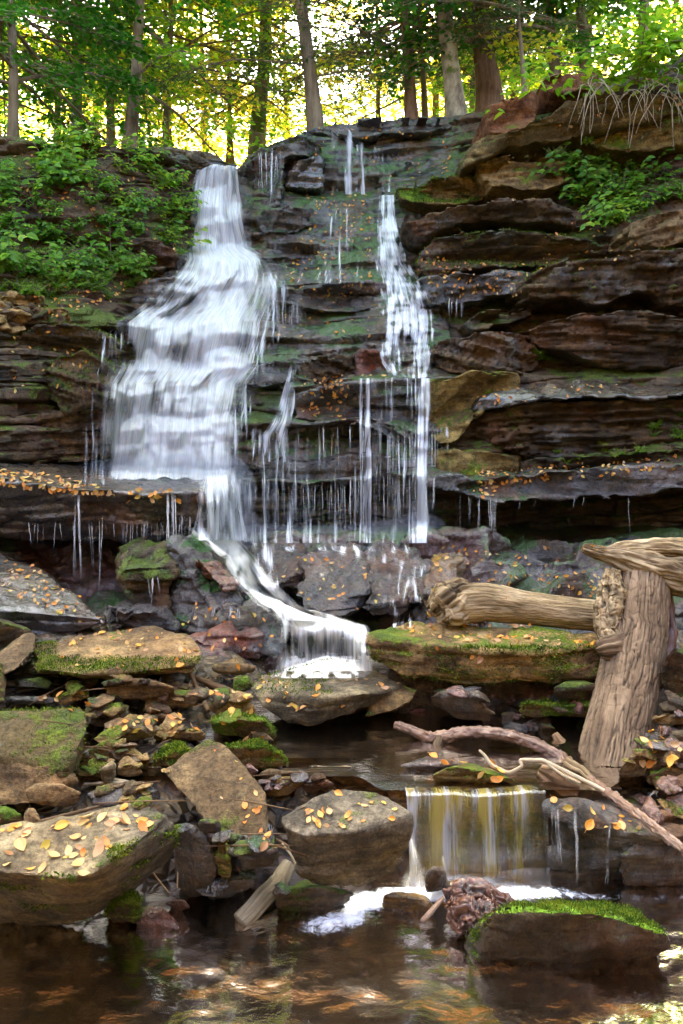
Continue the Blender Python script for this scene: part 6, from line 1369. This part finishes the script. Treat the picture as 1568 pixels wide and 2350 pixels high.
moss_on('mossy wedge in the middle', 3000, .2, 0, .025, None, 16)
moss_on('ledge draped in moss', 5000, .1, 0, .03, None, 17)
moss_on('huge dark overhanging lip', 3500, -.2, .25, .03, None, 18)
LP = [leaf_proto(i) for i in range(9)]
FR = [ # region, count, size, where, nz
 ([(-20,1880),(170,1880),(300,1848),(385,1866),(300,1920),(210,2010),(60,1995),(-20,1985)], 50, .060, 'on top of the biggest slab at the lower left', .5),
 ([(110,1470),(360,1437),(465,1495),(430,1530),(300,1540),(90,1530)], 44, .055, 'on the broad mossy slab below the left hollow', .4),
 ([(590,1560),(800,1520),(920,1570),(860,1600),(700,1660),(600,1610)], 30, .052, 'on the great pale boulder in the centre', .2),
 ([(640,1868),(780,1812),(860,1815),(945,1868),(900,1900),(680,1900)], 22, .050, 'on the pale grey green block left of the little waterfall', .5),
 ([(460,1720),(520,1710),(605,1830),(600,1920),(500,1880)], 8, .045, 'on the face of the tilted tan slab', .1),
 ([(940,1440),(1370,1474),(1370,1486),(1100,1475),(930,1460)], 40, .055, 'in the groove on top of the long thick slab', .3),
 ([(930,1470),(1150,1490),(1100,1560),(950,1540)], 4, .055, 'on the side of the long thick slab', -.1),
 ([(1250,1838),(1390,1850),(1500,1900),(1440,1930),(1300,1890)], 15, .055, 'on the black wet boulder right of the little waterfall', .2),
 ([(1390,1640),(1568,1640),(1568,1780),(1500,1790)], 16, .06, 'on the stone pile at the right edge', .1),
 ([(240,1670),(490,1560),(620,1620),(620,1700),(300,1700)], 46, .055, 'among the small stones behind the left bank slabs', .1),
 ([(60,1590),(240,1590),(220,1640),(60,1620)], 10, .055, 'on the wet sliver slab at the left', .1),
 ([(560,1830),(650,1840),(650,2000),(580,2000)], 12, .055, 'in the outlet between tilted slab and pale block', -.1),
 ([(200,1790),(370,1790),(370,1850),(230,1850)], 12, .055, 'among the sticks above the biggest slab', -.1),
]
small = [
 ([(0,1285),(120,1310),(240,1430),(150,1440),(0,1350)], 60, .055, 'on the wet sloping slab at the left edge', -.2),
 ([(-20,1082),(60,1082),(270,1128),(250,1140),(0,1112)], 120, .06, 'along the lip of the great flat ledge', -.6),
 ([(270,1128),(400,1126),(420,1150),(280,1150)], 20, .06, 'at the tip of the great flat ledge', -.6),
 ([(700,430),(870,440),(860,640),(640,650),(680,540)], 150, .065, 'on the wet steps between the falls near the top', -.9),
 ([(720,290),(1040,300),(1040,400),(900,420),(720,420)], 70, .065, 'on the wet top face', -1),
 ([(640,650),(900,650),(880,780),(640,800)], 50, .06, 'mid wall', -1),
 ([(860,520),(1040,600),(1200,610),(1200,680),(960,680)], 90, .06, 'beside the cascade', -.9),
 ([(690,860),(1000,860),(1000,1000),(850,990),(690,950)], 90, .06, 'leaf flecked lip', -1),
 ([(1080,890),(1430,880),(1430,905),(1100,935)], 28, .055, 'lavender slab', -.3),
 ([(1080,1080),(1560,1045),(1560,1075),(1150,1112),(1080,1110)], 110, .055, 'blue lip', -.6),
 ([(1070,1100),(1140,1100),(1140,1150),(1085,1150)], 26, .055, 'gold patch on blue lip', -1),
 ([(980,1250),(1390,1250),(1380,1450),(980,1440)], 170, .055, 'slope under the blue lip', -.6),
 ([(580,1260),(980,1260),(960,1420),(580,1400)], 30, .05, 'wet rocks', -1),
 ([(420,1380),(640,1380),(620,1560),(420,1540)], 26, .05, 'wet rocks left', -1),
 ([(100,600),(420,560),(400,640),(130,740),(60,690)], 80, .055, 'left slope', -.2),
 ([(0,340),(420,380),(400,560),(0,560)], 50, .06, 'left bank', -.5),
 ([(1150,440),(1480,560),(1568,580),(1200,640)], 40, .055, 'right ledges', -.3),
 ([(1200,280),(1568,220),(1568,240),(1250,310)], 14, .06, 'upper right', -.3),
 ([(20,760),(260,760),(260,900),(0,900)], 20, .055, 'dark pile', -.4),
 ([(980,1740),(1250,1760),(1400,1810),(1300,1830),(1180,1800)], 16, .055, 'wedge stone', -.2),
]
bpy.context.view_layer.update(); DG = bpy.context.evaluated_depsgraph_get()
_ok = lambda ob: not (ob.name.startswith(('waterfall', 'water', 'stem', 'foliage', 'crown', 'bough', 'trunk', 'fallen_leaf')))
def leaf_frame(no, rs):
    n = (no+Vector(rs.normal(size=3))*.28).normalized(); q = n.to_track_quat('Z', 'Y'); return q @ Matrix.Rotation(rs.uniform(0, 6.28), 3, 'Z').to_quaternion()
rs = np.random.RandomState(404)
made = 0
for poly, n, sz, where, nz in FR:
    for co, no, ob in spots(poly, n, nz, rs, _ok):
        if made >= 296: break
        o = link('fallen_leaf', LP[rs.randint(len(LP))]); s = sz*rs.uniform(.30, .92); o.scale = (s, s, s); o.location = co+no*s*.10; o.rotation_mode = 'QUATERNION'; o.rotation_quaternion = leaf_frame(no, rs)
        tag(o, 'yellow orange autumn leaf lying '+where, 'leaf', 'leaves '+where); made += 1
Vs = []; Fs = []; n0 = 0
base = [(verts(m), np.array([tuple(p.vertices) for p in m.polygons])) for m in LP]
for poly, n, sz, where, nz in small:
    for co, no, ob in spots(poly, n, nz, rs, _ok):
        v, f = base[rs.randint(len(base))]; s = sz*rs.uniform(.45, .95)
        no2 = (no+Vector((0, -.25, .15))).normalized()
        R = np.array(leaf_frame(no2, rs).to_matrix()); Vs.append((v*s) @ R.T+np.array(co+no*.015)); Fs.append(f+n0); n0 += len(v)
o = link('fallen_leaves', mesh_np('fallen_leaves', np.vstack(Vs), np.vstack(Fs), True, M_FALL)); tag(o, 'hundreds of small yellow leaves stuck all over the wet rock wall', 'leaves', kind='stuff')
# ------------------------------------------------------------------ daylight
SUN_EL, SUN_AZ = math.radians(56), math.radians(-14)      # azimuth measured from +Y (straight up the falls) towards +X
w = bpy.data.worlds.new('World'); SC.world = w; w.use_nodes = True
nt = w.node_tree; bg = nt.nodes['Background']
sky = nt.nodes.new('ShaderNodeTexSky'); sky.sky_type = 'NISHITA'; sky.sun_disc = False
sky.sun_elevation = SUN_EL; sky.sun_rotation = SUN_AZ; sky.dust_density = 6.0; sky.air_density = .8; sky.ozone_density = .6
nt.links.new(sky.outputs[0], bg.inputs[0]); bg.inputs[1].default_value = .15
sd = bpy.data.lights.new('sun', 'SUN'); sd.energy = 3.5; sd.angle = math.radians(.5); sd.color = (1.0, .90, .74)
so = bpy.data.objects.new('sun', sd); COL.objects.link(so)
D = Vector((math.sin(SUN_AZ)*math.cos(SUN_EL), math.cos(SUN_AZ)*math.cos(SUN_EL), math.sin(SUN_EL)))
so.rotation_euler = D.to_track_quat('Z', 'Y').to_euler(); so.location = D*60
vs = SC.view_settings; vs.view_transform = 'Standard'; vs.look = 'None'; vs.exposure = 4.15; vs.gamma = 1.0
SC.cycles.max_bounces = 8; SC.cycles.transparent_max_bounces = 24; SC.cycles.diffuse_bounces = 3; SC.cycles.glossy_bounces = 3; SC.cycles.transmission_bounces = 4
SC.cycles.caustics_reflective = False; SC.cycles.caustics_refractive = False
SC.cycles.use_denoising = True
